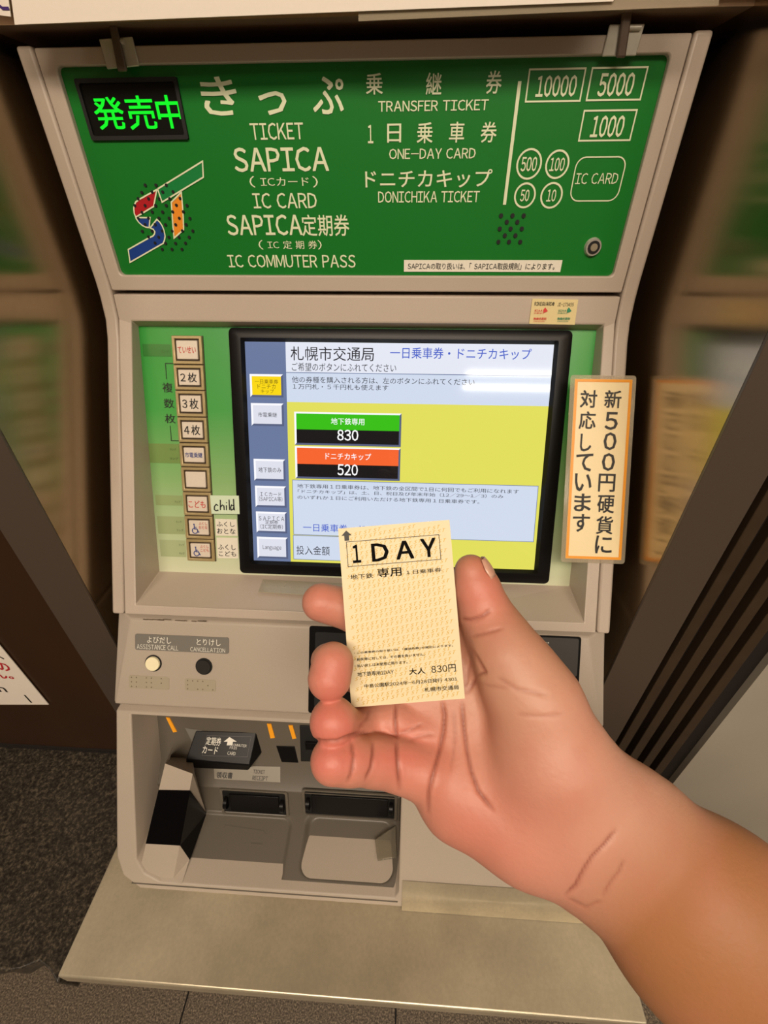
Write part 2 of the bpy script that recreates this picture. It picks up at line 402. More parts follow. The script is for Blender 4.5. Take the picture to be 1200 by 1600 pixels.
# speaker holes
holes = [(180+x/8, 240+y/8) for x, y in [(373,395),(507,395),(637,395),(330,487),(460,480),(592,480),(722,478),(285,565),(415,565),(547,565),(680,565),(810,560),(243,650),(372,650),(503,650),(635,648),(763,645),(895,648),(333,735),(460,730),(590,730),(717,728),(850,728),(287,808),(415,808),(545,808),(672,808),(800,808),(932,810),(372,888),(498,888),(627,890),(755,890),(885,888),(337,972),(460,970),(587,968),(712,968),(838,965),(968,968),(415,1042),(542,1045),(668,1045),(795,1045),(922,1045),(497,1118),(627,1122),(752,1122),(877,1120),(585,1197),(707,1197),(832,1197)]]
holes2 = [(600+x/2, y/2) for x, y in [(366,674),(402,674),(437,674),(384,694),(417,694),(362,715),(396,715),(431,715),(378,736),(411,736),(358,756),(391,756),(426,756)]]
def discs(pl, pts, r, h):
    mb = MB()
    for p in pts:
        c = pl.uv(*p, h); mb.add([pl.pt(u, v, h) for u, v in circ(pl, c, r, 10)], [tuple(range(10))])
        # rim of the drilled hole
        mb.add([pl.pt(u, v, h) for u, v in circ(pl, c, r, 10)]+[pl.pt(u, v, h-.002) for u, v in circ(pl, c, r, 10)], [(k, (k+1) % 10, 10+(k+1) % 10, 10+k) for k in range(10)])
    return mb
build('speaker_hole', discs(TG, holes, .0013, .0009), blackm, parent=sign, kind='stuff')
build('speaker_hole', discs(TG, holes2, .0018, .0009), blackm, parent=sign, kind='stuff')
# key lock
c = TG.uv(926, 386); kr = .0072
mb = MB(); mb.tube(TG.pt(*c, 0), TG.pt(*c, .0030), kr*1.05, 24, kr*.92)
lock = build('key_lock', mb, mat('chrome', srgb(206, 200, 190), .2, metal=.5), parent=mach, smooth=True, label='round chrome key lock at lower right of the green sign')
build('lock_face', MB().tube(TG.pt(*c, .0030), TG.pt(*c, .0036), kr*.72, 24), blackm, parent=lock)
mb = MB(); mb.tube(TG.pt(*c, .0036), TG.pt(*c, .0042), kr*.42, 20); build('lock_core', mb, steel, parent=lock)
# white notice strip
mb = MB(); TG.rect(mb, (631, 424.5), (879, 406.5), .0001, .0008); st = build('label_strip', mb, label_m, parent=mach, label='thin white notice strip under the ticket names')
pr([('SAPICAの取り扱いは、｢SAPICA取扱規則｣によります。', (637, 421), (868, 411), .004)], inkblack, st, h=.0012)
# LED display
a = TG.uv(145, 220); b = TG.uv(280, 120); ld = MB()
TGo = [(a[0], a[1]), (b[0], a[1]), (b[0], b[1]), (a[0], b[1])]
xa, xb, za, zb_ = TG.uv(117, 123)[0], TG.uv(296, 217)[0], TG.uv(145, 220)[1], TG.uv(200, 122)[1]
mb = MB(); k = .0028
ringsolid(mb, [TG.pt(u, v, .0022) for u, v in rrect(xa, xb, za, zb_, .001, 1)], [TG.pt(u, v, .0022) for u, v in rrect(xa+k, xb-k, za+k, zb_-k, .001, 1)], lambda p: (p[0], p[1]+.0024, p[2]))
led = build('led_display', MB().add([TG.pt(u, v, .0004) for u, v in ((xa, za), (xb, za), (xb, zb_), (xa, zb_))], [(0, 1, 2, 3)]), mat('led_window', srgb(20, 19, 17), .3, spec=.2), parent=mach, label='black LED display with glowing green characters')
build('display_bezel', mb, blackm, parent=led)
ledm = emis('green_led', (0.0, 0.95, 0.02, 1), 1.0)
pr([('発', (155, 203), (187, 151), .018), ('売', (205, 203), (236, 149), .018), ('中', (251, 201), (278, 148), .022)], ledm, led, h=.0010)

# --- screen section
oc = [T0.pt(-X, -.079, .0), T0.pt(X, -.079, .0)]
def P3(x, y, z): return (x, y, z+H)
XO = X; xi0, xi1 = -.2340, .2345
top_in = [F2.pt(*F2.uv(204, 497)), F2.pt(*F2.uv(945, 505))]
zin_t, yin_t = -.1035, -.0040
zin_b, yin_b = -.3515, -.1546
zs_t = -.108; ys_t = .008-(-.110-zs_t)*0  # filled below
def SPy(z):  # y of the button sheet at height z
    return .008+(z+.110)*(.108/.244)
def F2y(z): return -.004+(z+.104)*(.157/.258)
outer = [P3(-XO, 0.0, -.078), P3(XO, 0.0, -.078), P3(XO, -.004, -.100), P3(XO, F2y(-.3615), -.3615), P3(-XO, F2y(-.3615), -.3615), P3(-XO, -.004, -.100)]
inn = [P3(-.2335, -.0036, -.1015), P3(.2360, -.0036, -.1015), P3(.2360, F2y(-.104), -.104), P3(.2335, F2y(-.3530), -.3530), P3(-.2335, F2y(-.3530), -.3530), P3(-.2335, F2y(-.104), -.104)]
zt_ = -.1095; zb_2 = -.3555
inn2 = [P3(-.2365+.0020, SPy(zt_), zt_), P3(.2345, SPy(zt_), zt_), P3(.2345, SPy(zt_)-.0004, zt_-.001), P3(.2345, SPy(zb_2), zb_2), P3(-.2345, SPy(zb_2), zb_2), P3(-.2345, SPy(zt_)-.0004, zt_-.001)]
n = 6
vs = outer+inn+inn2+[(p[0], .03, p[2]) for p in outer]
fs = []
for i in range(n):
    j = (i+1) % n
    fs += [(i, j, n+j, n+i)]
    if i != 3: fs += [(n+i, n+j, 2*n+j, 2*n+i)]
    fs += [(3*n+i, 3*n+j, j, i)]
# sloping ledge under the screen: raised triangles left and right of a sunk middle
E1 = np.array(F2.hit(480, 972)); E1 = P3(-.050, F2y(-.353)+.0008, -.3575); E2 = P3(.062, F2y(-.353)+.0008, -.3575)
vs += [E1, E2]; iE1, iE2 = 4*n, 4*n+1
BL, BR, CL, CR_ = 2*n+4, 2*n+3, n+4, n+3
fs += [(BL, CL, iE1), (BL, iE1, iE2, BR), (BR, iE2, CR_), (CL, iE1, iE2, CR_)]
build('screen_housing', MB().add(vs, fs), beige, parent=mach, bevel=.0009, angle=6)

def gradmat():
    m = bpy.data.materials.new('green_gradient_sheet'); m.use_nodes = True; nt = m.node_tree; b = nt.nodes['Principled BSDF']
    tc = nt.nodes.new('ShaderNodeTexCoord'); sx = nt.nodes.new('ShaderNodeSeparateXYZ'); mr = nt.nodes.new('ShaderNodeMapRange'); r = nt.nodes.new('ShaderNodeValToRGB')
    nt.links.new(tc.outputs['Object'], sx.inputs[0]); nt.links.new(sx.outputs['Z'], mr.inputs[0]); mr.inputs[1].default_value = .64-.108; mr.inputs[2].default_value = .64-.356
    e = r.color_ramp.elements; e[0].position = 0; e[0].color = srgb(40, 150, 52); e[1].position = 1; e[1].color = srgb(214, 218, 188)
    for p, cc in ((.32, (66, 162, 70)), (.6, (140, 184, 118)), (.85, (192, 208, 166))):
        q = e.new(p); q.color = srgb(*cc)
    nt.links.new(mr.outputs[0], r.inputs[0]); nt.links.new(r.outputs[0], b.inputs['Base Color']); b.inputs['Roughness'].default_value = .35
    return m
mb = MB(); mb.prism([P3(-.2345, SPy(zt_), zt_), P3(.2345, SPy(zt_), zt_), P3(.2345, SPy(zb_2), zb_2), P3(-.2345, SPy(zb_2), zb_2)],
                    [P3(-.2345, SPy(zt_)+.005, zt_), P3(.2345, SPy(zt_)+.005, zt_), P3(.2345, SPy(zb_2)+.005, zb_2), P3(-.2345, SPy(zb_2)+.005, zb_2)])
sheet = build('button_sheet', mb, gradmat(), parent=mach, label='green sheet fading to cream behind buttons and screen')

# --- monitor
u0, v1 = SP.uv(357, 512, .004); u1, v0_ = SP.uv(857, 912, .004)
a0, b1 = SP.uv(383, 534); a1, b0 = SP.uv(834, 890)
mb = MB()
oo = rrect(u0, u1, v0_, v1, .005, 4); mm_ = rrect(u0+.004, u1-.004, v0_+.004, v1-.004, .004, 4); ii = rrect(a0-.003, a1+.003, b0-.003, b1+.003, .001, 4); i3 = rrect(a0, a1, b0, b1, .0005, 4)
n = len(oo); vs = [SP.pt(*p, 0) for p in oo]+[SP.pt(*p, .0045) for p in oo]+[SP.pt(*p, .0060) for p in mm_]+[SP.pt(*p, .0058) for p in ii]+[SP.pt(*p, .0006) for p in i3]
fs = [(k*n+i, k*n+(i+1) % n, (k+1)*n+(i+1) % n, (k+1)*n+i) for k in range(4) for i in range(n)]
bez = build('monitor', MB().add(vs, fs), blackp, parent=mach, smooth=True, label='black bevelled monitor bezel around the lit touch screen')
scr = MB(); scr.add([SP.pt(*p, .0008) for p in ((a0, b0), (a1, b0), (a1, b1), (a0, b1))], [(0, 1, 2, 3)])
S1 = lambda *c: emis('screen_'+'_'.join(map(str, c)), srgb(*c), 1.0)
s_white, s_blue, s_bar, s_yel = S1(228, 232, 244), S1(208, 219, 238), S1(104, 120, 158), S1(226, 222, 92)
s_btn, s_btnhi, s_btnlo = S1(222, 224, 236), S1(250, 250, 255), S1(86, 96, 128)
s_ink, s_txtblue, s_grn, s_org, s_blk, s_wh, s_y2, s_fyel = S1(34, 34, 44), S1(62, 92, 200), S1(52, 190, 14), S1(246, 100, 44), S1(10, 10, 16), S1(255, 255, 255), S1(250, 216, 10), S1(110, 90, 10)
screen = build('touch_screen', scr, s_yel, parent=bez)
def sq(bl, tr, m, h, name='screen_field'):
    mb = MB(); frect(mb, SP, bl, tr, h); return build(name, mb, m, parent=bez)
mb = MB(); q = SP.uv(446, 534, .001)[0]; mb.add([SP.pt(*p, .0010) for p in ((a0, b0), (q, b0), (q, b1), (a0, b1))], [(0, 1, 2, 3)]); build('screen_field', mb, s_bar, parent=bez)
q2 = SP.uv(449, 628, .001)[1]; q3 = SP.uv(447, 581.5, .001)[1]
build('screen_field', MB().add([SP.pt(*p, .0011) for p in ((q, q2), (a1, q2), (a1, q3), (q, q3))], [(0, 1, 2, 3)]), s_blue, parent=bez)
build('screen_field', MB().add([SP.pt(*p, .0011) for p in ((q, q3), (a1, q3), (a1, b1), (q, b1))], [(0, 1, 2, 3)]), s_white, parent=bez)
mb = MB(); a = SP.uv(447, 582, .0013); b = SP.uv(863, 590, .0013); linuv(mb, SP, [(a[0], a[1]), (a1, a[1])], .0007, .0014); build('screen_field', mb, s_bar, parent=bez)
def framed(bl, tr, m, h=.0010):
    a = SP.uv(*bl, h); b = SP.uv(*tr, h); e = .0012
    mb = MB().add([SP.pt(*p, h) for p in ((a[0], a[1]), (b[0], a[1]), (b[0], b[1]), (a[0], b[1]))], [(0, 1, 2, 3)]); build('screen_field', mb, m, parent=bez)
    mb = MB(); linuv(mb, SP, [(a[0], a[1]), (b[0], a[1]), (b[0], b[1]), (a[0], b[1])], .0006, h+.0002, True); build('screen_field', mb, s_bar, parent=bez)
framed((459, 835), (841, 759.5), s_blue); framed((459, 873.5), (640, 842), s_blue)
def btn(bl, tr, m, name='screen_button', lift=.0014):
    a = SP.uv(*bl, lift); b = SP.uv(*tr, lift); e = .0022
    P = [(a[0], a[1]), (b[0], a[1]), (b[0], b[1]), (a[0], b[1])]; Q = [(a[0]+e, a[1]+e), (b[0]-e, a[1]+e), (b[0]-e, b[1]-e), (a[0]+e, b[1]-e)]
    hi = MB().add([SP.pt(*p, lift) for p in P+Q], [(3, 2, 6, 7), (0, 3, 7, 4)]); lo = MB().add([SP.pt(*p, lift) for p in P+Q], [(0, 1, 5, 4), (1, 2, 6, 5)])
    o = build(name, MB().add([SP.pt(*p, lift) for p in Q], [(0, 1, 2, 3)]), m, parent=bez)
    build(name+'_edge', hi, s_btnhi, parent=bez); build(name+'_edge', lo, s_btnlo, parent=bez)
    return a, b
def stext(items, m):
    mb = MB()
    for b in items: text(mb, SP, b[0], b[1], b[2], h=.0018, off=b[3] if len(b) > 3 else 0)
    return build('screen_text', mb, m, parent=bez)
cb = lambda x, y: (375+x/4, 500+y/4)
btn(cb(65, 481), cb(268, 340), s_y2); btn(cb(73, 660), cb(272, 522), s_btn); btn(cb(90, 1003), cb(282, 872), s_btn)
btn(cb(98, 1168), cb(288, 1040), s_btn); btn(cb(104, 1328), cb(292, 1202), s_btn); btn(cb(110, 1487), cb(298, 1360), s_btn)
stext([('一日乗車券', cb(92, 398), cb(238, 372)), ('ドニチカ', cb(110, 428), cb(222, 402)), ('キップ', cb(130, 458), cb(212, 433))], s_fyel)
stext([('市電乗継', cb(113, 606), cb(230, 578))], s_ink); stext([('地下鉄のみ', cb(116, 952), cb(257, 922))], s_ink)
stext([('ＩＣカード', cb(128, 1100), cb(258, 1078)), ('(SAPICA等)', cb(119, 1132), cb(265, 1106))], s_ink)
stext([('ＳＡＰＩＣＡ', cb(118, 1252), cb(276, 1230)), ('定期券', cb(158, 1275), cb(238, 1253)), ('(IC定期券)', cb(128, 1305), cb(268, 1279))], s_ink)
stext([('Language', cb(143, 1440), cb(258, 1410))], s_ink)
cs = lambda x, y: (440+x/2.667, 500+y/2.667)
stext([('札幌市交通局', cs(38, 168), cs(385, 113), .004)], s_ink); stext([('ご希望のボタンにふれてください', cs(43, 212), cs(478, 183))], s_ink)
stext([('一日乗車券・ドニチカキップ', cs(452, 160), cs(1043, 119), .008)], s_txtblue)
stext([('他の券種を購入される方は、左のボタンにふれてください', cs(43, 261), cs(805, 245)), ('１万円札・５千円札も使えます', cs(47, 288), cs(445, 271))], s_ink)
stext([('地下鉄専用１日乗車券は、地下鉄の全区間で1日に何回でもご利用になれます', cs(65, 700), cs(990, 706)),
       ('「ドニチカキップ」は、土、日、祝日及び年末年始（12/29～1/3）のみ', cs(68, 721), cs(925, 728)),
       ('のいずれか１日にご利用いただける地下鉄専用１日乗車券です。', cs(66, 746), cs(825, 750))], s_ink)
stext([('一日乗車券・ドニチカキップ', cs(90, 880), cs(580, 862), .008)], s_txtblue); stext([('投入金額', cs(62, 977), cs(200, 944))], s_ink)
btn(cs(55, 520), cs(500, 390), s_blk); sq(cs(62, 455), cs(492, 397), s_grn, .0016)
btn(cs(58, 660), cs(496, 535), s_blk); sq(cs(65, 599), cs(488, 541), s_org, .0016)
stext([('地下鉄専用', cs(206, 436), cs(345, 410), .01), ('830', cs(232, 502), cs(320, 458), .02), ('ドニチカキップ', cs(183, 581), cs(373, 557), .01), ('520', cs(233, 647), cs(318, 602), .02)], s_wh)

# --- push buttons left of the screen
ca = lambda x, y: (200+x/4, 500+y/4)
su0 = SP.uv(*ca(278, 100))[0]; su1 = SP.uv(*ca(470, 100))[0]
ys = [98, 280, 440, 605, 765, 915, 1070, 1218, 1362, 1500]
xsL = [278, 295, 307, 318, 331, 343, 355, 366, 377, 386]
vv = [SP.uv(*ca(xsL[i], ys[i]))[1] for i in range(10)]
framem = mat('aged_button_frame', srgb(176, 156, 112), .35, metal=.2, noise=.06, nscale=300)
capm = mat('button_cap', srgb(224, 212, 196), .35, noise=.02); capdark = mat('button_cap_shadow', srgb(96, 76, 54), .5)
caps = [[('ていせい', .0, inkred)], [('２枚', 0, inkblack)], [('３枚', 0, inkblack)], [('４枚', 0, inkblack)], [('市電乗継', 0, inkblue)], [], [('こども', 0, inkred)], 'w1', 'w2']
strip = MB(); SP.slab(strip, [(su0, vv[9]), (su1, vv[9]), (su1, vv[0]), (su0, vv[0])], 0, .0012)
rail = build('button_strip', strip, mat('button_rail', srgb(70, 54, 38), .5), parent=mach, label='vertical strip of nine framed push buttons')
def wheelchair(cx, cy, s):
    mb = MB(); q = lambda x, y: (cx+x*s, cy+y*s)
    arc = [q(-.02+.30*math.cos(a), -.22+.30*math.sin(a)) for a in np.radians(np.linspace(110, 385, 18))]
    linuv(mb, SP, arc, .10*s, .0046)
    linuv(mb, SP, [q(-.08, .40), q(-.05, -.02), q(.22, -.02), q(.36, -.38), q(.46, -.34)], .11*s, .0046)
    linuv(mb, SP, [q(-.06, .16), q(.18, .16)], .09*s, .0046)
    mb.add([SP.pt(*p, .0046) for p in circ(SP, q(-.09, .50), .09*s, 12)], [tuple(range(12))])
    return mb
for i in range(9):
    t, b = vv[i], vv[i+1]; g = .0005; w_ = su1-su0; ht = t-b
    def rr(k, uu0=su0, uu1=su1): return [(uu0+k, b+k), (uu1-k, b+k), (uu1-k, t-k), (uu0+k, t-k)]
    fm = MB(); o4 = rr(g); n4 = rr(.0035); m4 = rr(.0052)
    fm.add([SP.pt(*p, .001) for p in o4]+[SP.pt(*p, .0040) for p in o4]+[SP.pt(*p, .0040) for p in n4]+[SP.pt(*p, .0016) for p in n4],
           [(k*4+a, k*4+(a+1) % 4, (k+1)*4+(a+1) % 4, (k+1)*4+a) for k in range(3) for a in range(4)])
    fr_ = build('button_frame', fm, framem, parent=rail, bevel=.0006)
    cm = MB(); SP.slab(cm, m4, .0011, .0042); cap = build('button', cm, capm, parent=rail, bevel=.0008)
    cu_, cv_ = (su0+su1)/2, (t+b)/2; iw = (su1-su0)-.0104; ih = ht-.0104
    L = []
    if caps[i] == 'w1' or caps[i] == 'w2':
        build('symbol', wheelchair(cu_-iw*.18, cv_-ih*.08, ih*.62), inkblue, parent=rail)
        mb = MB()
        for body, yo in (('ふくし', .30), ('おとな' if caps[i] == 'w1' else 'こども', .02)):
            textuv(mb, SP, body, (cu_+iw*.02, cv_+(yo-.1)*ih), (cu_+iw*.46, cv_+(yo+.12)*ih), .0046, .01)
        build('lettering', mb, inkred, parent=rail)
    else:
        for body, _, ink in caps[i]:
            wr = .86 if len(body) > 2 else .78; hr = {4: .36, 3: .5, 2: .62}[len(body)]
            build('lettering', textuv(MB(), SP, body, (cu_-.5*iw*wr, cv_-.5*ih*hr), (cu_+.5*iw*wr, cv_+.5*ih*hr), .0046, .014), ink, parent=rail)
# print on the sheet
for ch, bl, tr_ in (('複', (217, 452), (275, 392)), ('数', (226, 550), (285, 492)), ('枚', (233, 645), (293, 588))): build('lettering', text(MB(), SP, ch, ca(*bl), ca(*tr_), off=.006), inkblack, parent=sheet)
mb = MB(); a = SP.uv(*ca(285, 272)); b = SP.uv(*ca(235, 272)); c = SP.uv(*ca(242, 370)); linuv(mb, SP, [(a[0], a[1]), (b[0], a[1]), (b[0], c[1])], .0007, .0006); build('printed_bracket', mb, inkblack, parent=sheet); mb = MB()
a = SP.uv(*ca(265, 660)); b = SP.uv(*ca(325, 755)); linuv(mb, SP, [(a[0], a[1]), (a[0], b[1]), (b[0], b[1])], .0007, .0006); build('printed_bracket', mb, inkblack, parent=sheet)
for nm, bl, tr_, cc in ((0, (95, 226), (265, 152), (44, 122, 44)), (1, (136, 892), (318, 775), (120, 150, 84)), (2, (175, 1156), (337, 1098), (152, 172, 118)), (3, (190, 1335), (348, 1230), (160, 176, 128)), (4, (205, 1477), (357, 1378), (174, 188, 144))):
    mb = MB(); frect(mb, SP, ca(*bl), ca(*tr_), .0004); lamp = build('unlit_indicator', mb, mat('indicator_window_%d' % nm, srgb(*cc), .3), parent=sheet)
faint = mat('faint_ink', srgb(60, 84, 44), .5)
for bl, tr_ in (((205, 205), (252, 190)), ((262, 815), (298, 803)), ((262, 872), (312, 860)), ((292, 1142), (326, 1130)), ((300, 1268), (334, 1256)), ((304, 1320), (345, 1308)), ((318, 1412), (350, 1400)), ((320, 1465), (352, 1453))): build('lettering', text(MB(), SP, 'ランプ', ca(*bl), ca(*tr_), h=.0008), faint, parent=sheet)

# --- stickers, each a thing stuck on the machine
def sticker(name, pl, q, m, label, th=.0006, h0=.0003, group=None):
    mb = MB(); pl.quad(mb, q, h0, h0+th); return build(name, mb, m, label=label, cat='sticker', group=group, loc=tuple(pl.hit(*q[0])))
def sprint(par, pl, items, m, h, off=0.0):
    for b in items: build('lettering', text(MB(), pl, b[0], b[1], b[2], h=h, off=off), m, parent=par)
s1 = sticker('sticker', SP, [ca(512, 1096), ca(693, 1098), ca(702, 1213), ca(522, 1211)], mat('mint_label', srgb(216, 234, 206), .4), 'mint green sticker handwritten child beside the button strip', th=.0015, h0=.0042)
# handwriting
hw = MB(); K = lambda x, y: ca(535+x, 1190-y)
def stroke(pts): line(hw, SP, [K(*p) for p in pts], .0012, .0062)
stroke([(28, 30), (16, 38), (5, 24), (4, 6), (14, -2), (30, 2)]); stroke([(42, 66), (42, 30), (42, 2)]); stroke([(42, 20), (55, 34), (64, 28), (66, 2)])
stroke([(80, 32), (80, 2)]); stroke([(80, 46), (81, 50)]); stroke([(96, 68), (98, 30), (100, 2)])
stroke([(124, 28), (112, 34), (106, 18), (110, 2), (122, 6), (126, 22)]); stroke([(124, 72), (126, 30), (130, 0)])
build('lettering', hw, inkblack, parent=s1)
s2 = sticker('sticker', SP, [ca(545, 1243), ca(680, 1247), ca(686, 1350), ca(550, 1348)], label_m, 'small white sticker in hiragana beside the upper wheelchair button')
sprint(s2, SP, [('ふくし', ca(555, 1290), ca(665, 1262)), ('おとな', ca(557, 1335), ca(670, 1305))], inkblack, .0014, .01)
s3 = sticker('sticker', SP, [ca(553, 1360), ca(686, 1362), ca(690, 1490), ca(560, 1488)], label_m, 'small white sticker in hiragana beside the bottom wheelchair button')
sprint(s3, SP, [('ふくし', ca(563, 1435), ca(672, 1405)), ('こども', ca(568, 1475), ca(674, 1447))], inkblack, .0014, .01)
# coating sticker above the screen
PT = Plane(P3(0, 0.0, -.078), (1, 0, 0), (0, .004, .022))
s4 = sticker('sticker', PT, [(832, 466.7), (903.5, 468), (898, 507.5), (826.7, 505.8)], mat('gold_label', srgb(232, 214, 160), .25), 'small cream sticker with red and green marks above the screen')
sprint(s4, PT, [('RIKEGUARD®', (835, 477.5), (867, 471.8))], inkblack, .0014, .02); sprint(s4, PT, [('JI-173455', (871, 478.5), (897, 473.2))], inkblack, .0014)
for m, x in ((mat('pale_red_ink', srgb(216, 60, 56), .5), 0), (mat('pale_green_ink', srgb(44, 140, 104), .5), 37)):
    mb = MB(); flat(mb, PT, [(849+x, 484), (852+x, 480.2), (856+x, 486), (853+x, 488), (849+x, 488.5)], .0014)
    text(mb, PT, 'SIAA', (835+x, 487), (848+x, 483.8), h=.0014, off=.02); text(mb, PT, '抗菌加工', (834+x, 490.5), (851+x, 488), h=.0014); text(mb, PT, '無機抗菌剤', (833.5+x, 500), (854+x, 496), h=.0014, off=.02)
    text(mb, PT, 'ISO22196', (833.5+x, 503), (851+x, 501), h=.0014)
    build('lettering', mb, m, parent=s4)
# orange bordered notice for new coins, laminated, sticking out past the machine side
NQ = [(900, 593), (987.5, 593.5), (970, 875), (881, 872)]
lam = bpy.data.materials.new('laminate_film'); lam.use_nodes = True; bb = lam.node_tree.nodes['Principled BSDF']; bb.inputs['Base Color'].default_value = srgb(200, 186, 160); bb.inputs['Roughness'].default_value = .12; bb.inputs['Alpha'].default_value = .35
NP = Plane(F2.pt(0, 0, .0035), F2.U, F2.V)
a = NP.uv(881, 872); b = NP.uv(987.5, 593.5); nu0 = (a[0]+NP.uv(900, 593)[0])/2; nu1 = (b[0]+NP.uv(970, 875)[0])/2; nv0 = a[1]; nv1 = b[1]
R4 = lambda k: [(nu0-k, nv0-k), (nu1+k, nv0-k), (nu1+k, nv1+k), (nu0-k, nv1+k)]
nt_ = build('notice', NP.slab(MB(), R4(.0001), 0, .0007), mat('notice_paper', srgb(246, 226, 178), .35), label='cream vertical notice with orange border taped over the machine right edge', cat='notice', loc=tuple(NP.pt(nu0, nv0)))
mb = MB(); NP.slab(mb, rrect(nu0-.004, nu1+.004, nv0-.004, nv1+.004, .003), -.0003, 0); build('laminate', mb, lam, parent=nt_)
mb = MB(); linuv(mb, NP, R4(-.0014), .0026, .0011, True); build('border', mb, mat('orange_border', srgb(244, 160, 40), .35), parent=nt_)
mb = MB(); cc8 = lambda x, y: (780+x/1.976, 440+y/1.976)
for ch, x, y in (('新', 350, 363), ('５', 345, 430), ('０', 341, 493), ('０', 336, 557), ('円', 331, 621), ('硬', 328, 687), ('貨', 324, 752), ('に', 321, 812), ('対', 275, 362), ('応', 271, 428), ('し', 266, 497), ('て', 262, 558), ('い', 258, 620), ('ま', 256, 682), ('す', 252, 745)):
    w2 = 22 if ch in '５０' else (19 if ch == 'し' else 28); text(mb, NP, ch, cc8(x-w2+2, y+27), cc8(x+w2+1, y-27), h=.0012, off=.022)
build('lettering', mb, inkblack, parent=nt_)

# --- fascia with call and cancel buttons
ft = [(-.164, -.3655), (-.2135, -.4465)]
fx = lambda x, y, z: (x, y, z+H)
ch = .021
A_ = [fx(-.239, *ft[0]), fx(.239, *ft[0]), fx(.2585, *ft[1]), fx(-.2585, *ft[1])]
mb = MB(); vs = A_+[fx(-.26, -.150, -.3655), fx(.26, -.150, -.3655), fx(.26, -.2085, -.4475), fx(-.26, -.2085, -.4475)]
vs += [fx(-.26, .1, -.3655), fx(.26, .1, -.3655), fx(.26, .1, -.456), fx(-.26, .1, -.456), fx(.26, -.2080, -.456), fx(-.26, -.2080, -.456)]
fs = [(0, 1, 2, 3), (1, 5, 6, 2), (0, 3, 7, 4), (0, 4, 5, 1), (4, 8, 9, 5), (3, 2, 6, 7), (7, 6, 12, 13), (5, 9, 10, 12, 6), (4, 7, 13, 11, 8), (13, 12, 10, 11), (8, 11, 10, 9)]
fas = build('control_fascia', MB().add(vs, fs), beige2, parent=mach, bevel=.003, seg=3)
FF = Plane(fx(0, *ft[0]), (1, 0, 0), (0, ft[0][0]-ft[1][0], ft[0][1]-ft[1][1]))
pA = FF.uv(212, 1021); pB = FF.uv(358, 990)
greyl = mat('grey_label_plate', srgb(120, 116, 108), .45)
mb = MB(); FF.slab(mb, rrect(pA[0], pB[0], FF.uv(285, 1018)[1], FF.uv(285, 993)[1], .002), 0, .0008); pl_ = build('label_plate', mb, greyl, parent=fas)
wht = mat('white_print', srgb(236, 232, 220), .5)
g5 = lambda x, y: (180+x/2.609, 860+y/2.609)
sprint(pl_, FF, [('よびだし', g5(130, 377), g5(228, 354)), ('とりけし', g5(332, 386), g5(430, 364))], wht, .0013, .01); sprint(pl_, FF, [('ASSISTANCE CALL', g5(88, 401), g5(257, 389)), ('CANCELLATION', g5(306, 411), g5(448, 400))], wht, .0013)
for (cx, cy), m, lb in (((240, 1036), mat('ivory_button', srgb(250, 240, 200), .4), 'ivory call button'), ((319, 1041), mat('dark_button', srgb(40, 38, 36), .4), 'dark grey cancel button')):
    c = FF.uv(cx, cy); r = .0082
    build('button_ring', MB().tube(FF.pt(*c, 0), FF.pt(*c, .0009), r*1.10, 28), blackm, parent=fas)
    build('button', MB().tube(FF.pt(*c, .0005), FF.pt(*c, .0030), r*.94, 28, r*.90), m, parent=fas, smooth=True, label=lb)
dotm = mat('braille_plate', srgb(176, 166, 144), .3, metal=.1)
for q, nd in ((((57, 560), (220, 516)), 4), (((285, 570), (410, 528)), 3)):
    a = FF.uv(*g5(*q[0])); b = FF.uv(*g5(*q[1])); mb = MB(); FF.slab(mb, rrect(a[0], b[0], a[1], b[1], .002), 0, .0005); bp_ = build('braille_plate', mb, dotm, parent=fas, bevel=.0002)
    mb = MB(); rb = random.Random(nd)
    for k in range(nd*2):
        for j in range(3):
            if rb.random() < .6:
                c0 = (a[0]+.003+(b[0]-a[0]-.006)*k/(nd*2-1), a[1]+.002+j*(b[1]-a[1]-.004)/2); mb.tube(FF.pt(*c0, .0004), FF.pt(*c0, .0011), .0008, 8, .0004)
    build('braille_dot', mb, mat('worn_dot', srgb(132, 120, 100), .4), parent=bp_, kind='stuff')
LG = Plane(P3(-.05, F2y(-.353), -.3535), (1, 0, 0), (0, SPy(zb_2)-F2y(-.353), zb_2+.353))
# long braille plate on the ledge below the screen
mb = MB(); LG.quad(mb, [g5(602, 118), g5(1010, 138), g5(1010, 196), g5(583, 168)], .0000, .0012); bp_ = build('braille_plate', mb, dotm, parent=mach, bevel=.0002)
mb = MB()
for k in range(34):
    for j in range(3):
        if rb.random() < .55:
            q = g5(604+k*10-j*5, 128+k*.5+j*15); p = LG.uv(*q, .0012); mb.tube(LG.pt(*p, .0010), LG.pt(*p, .0018), .0007, 6, .0003)
build('braille_dot', mb, dotm, parent=bp_, kind='stuff')
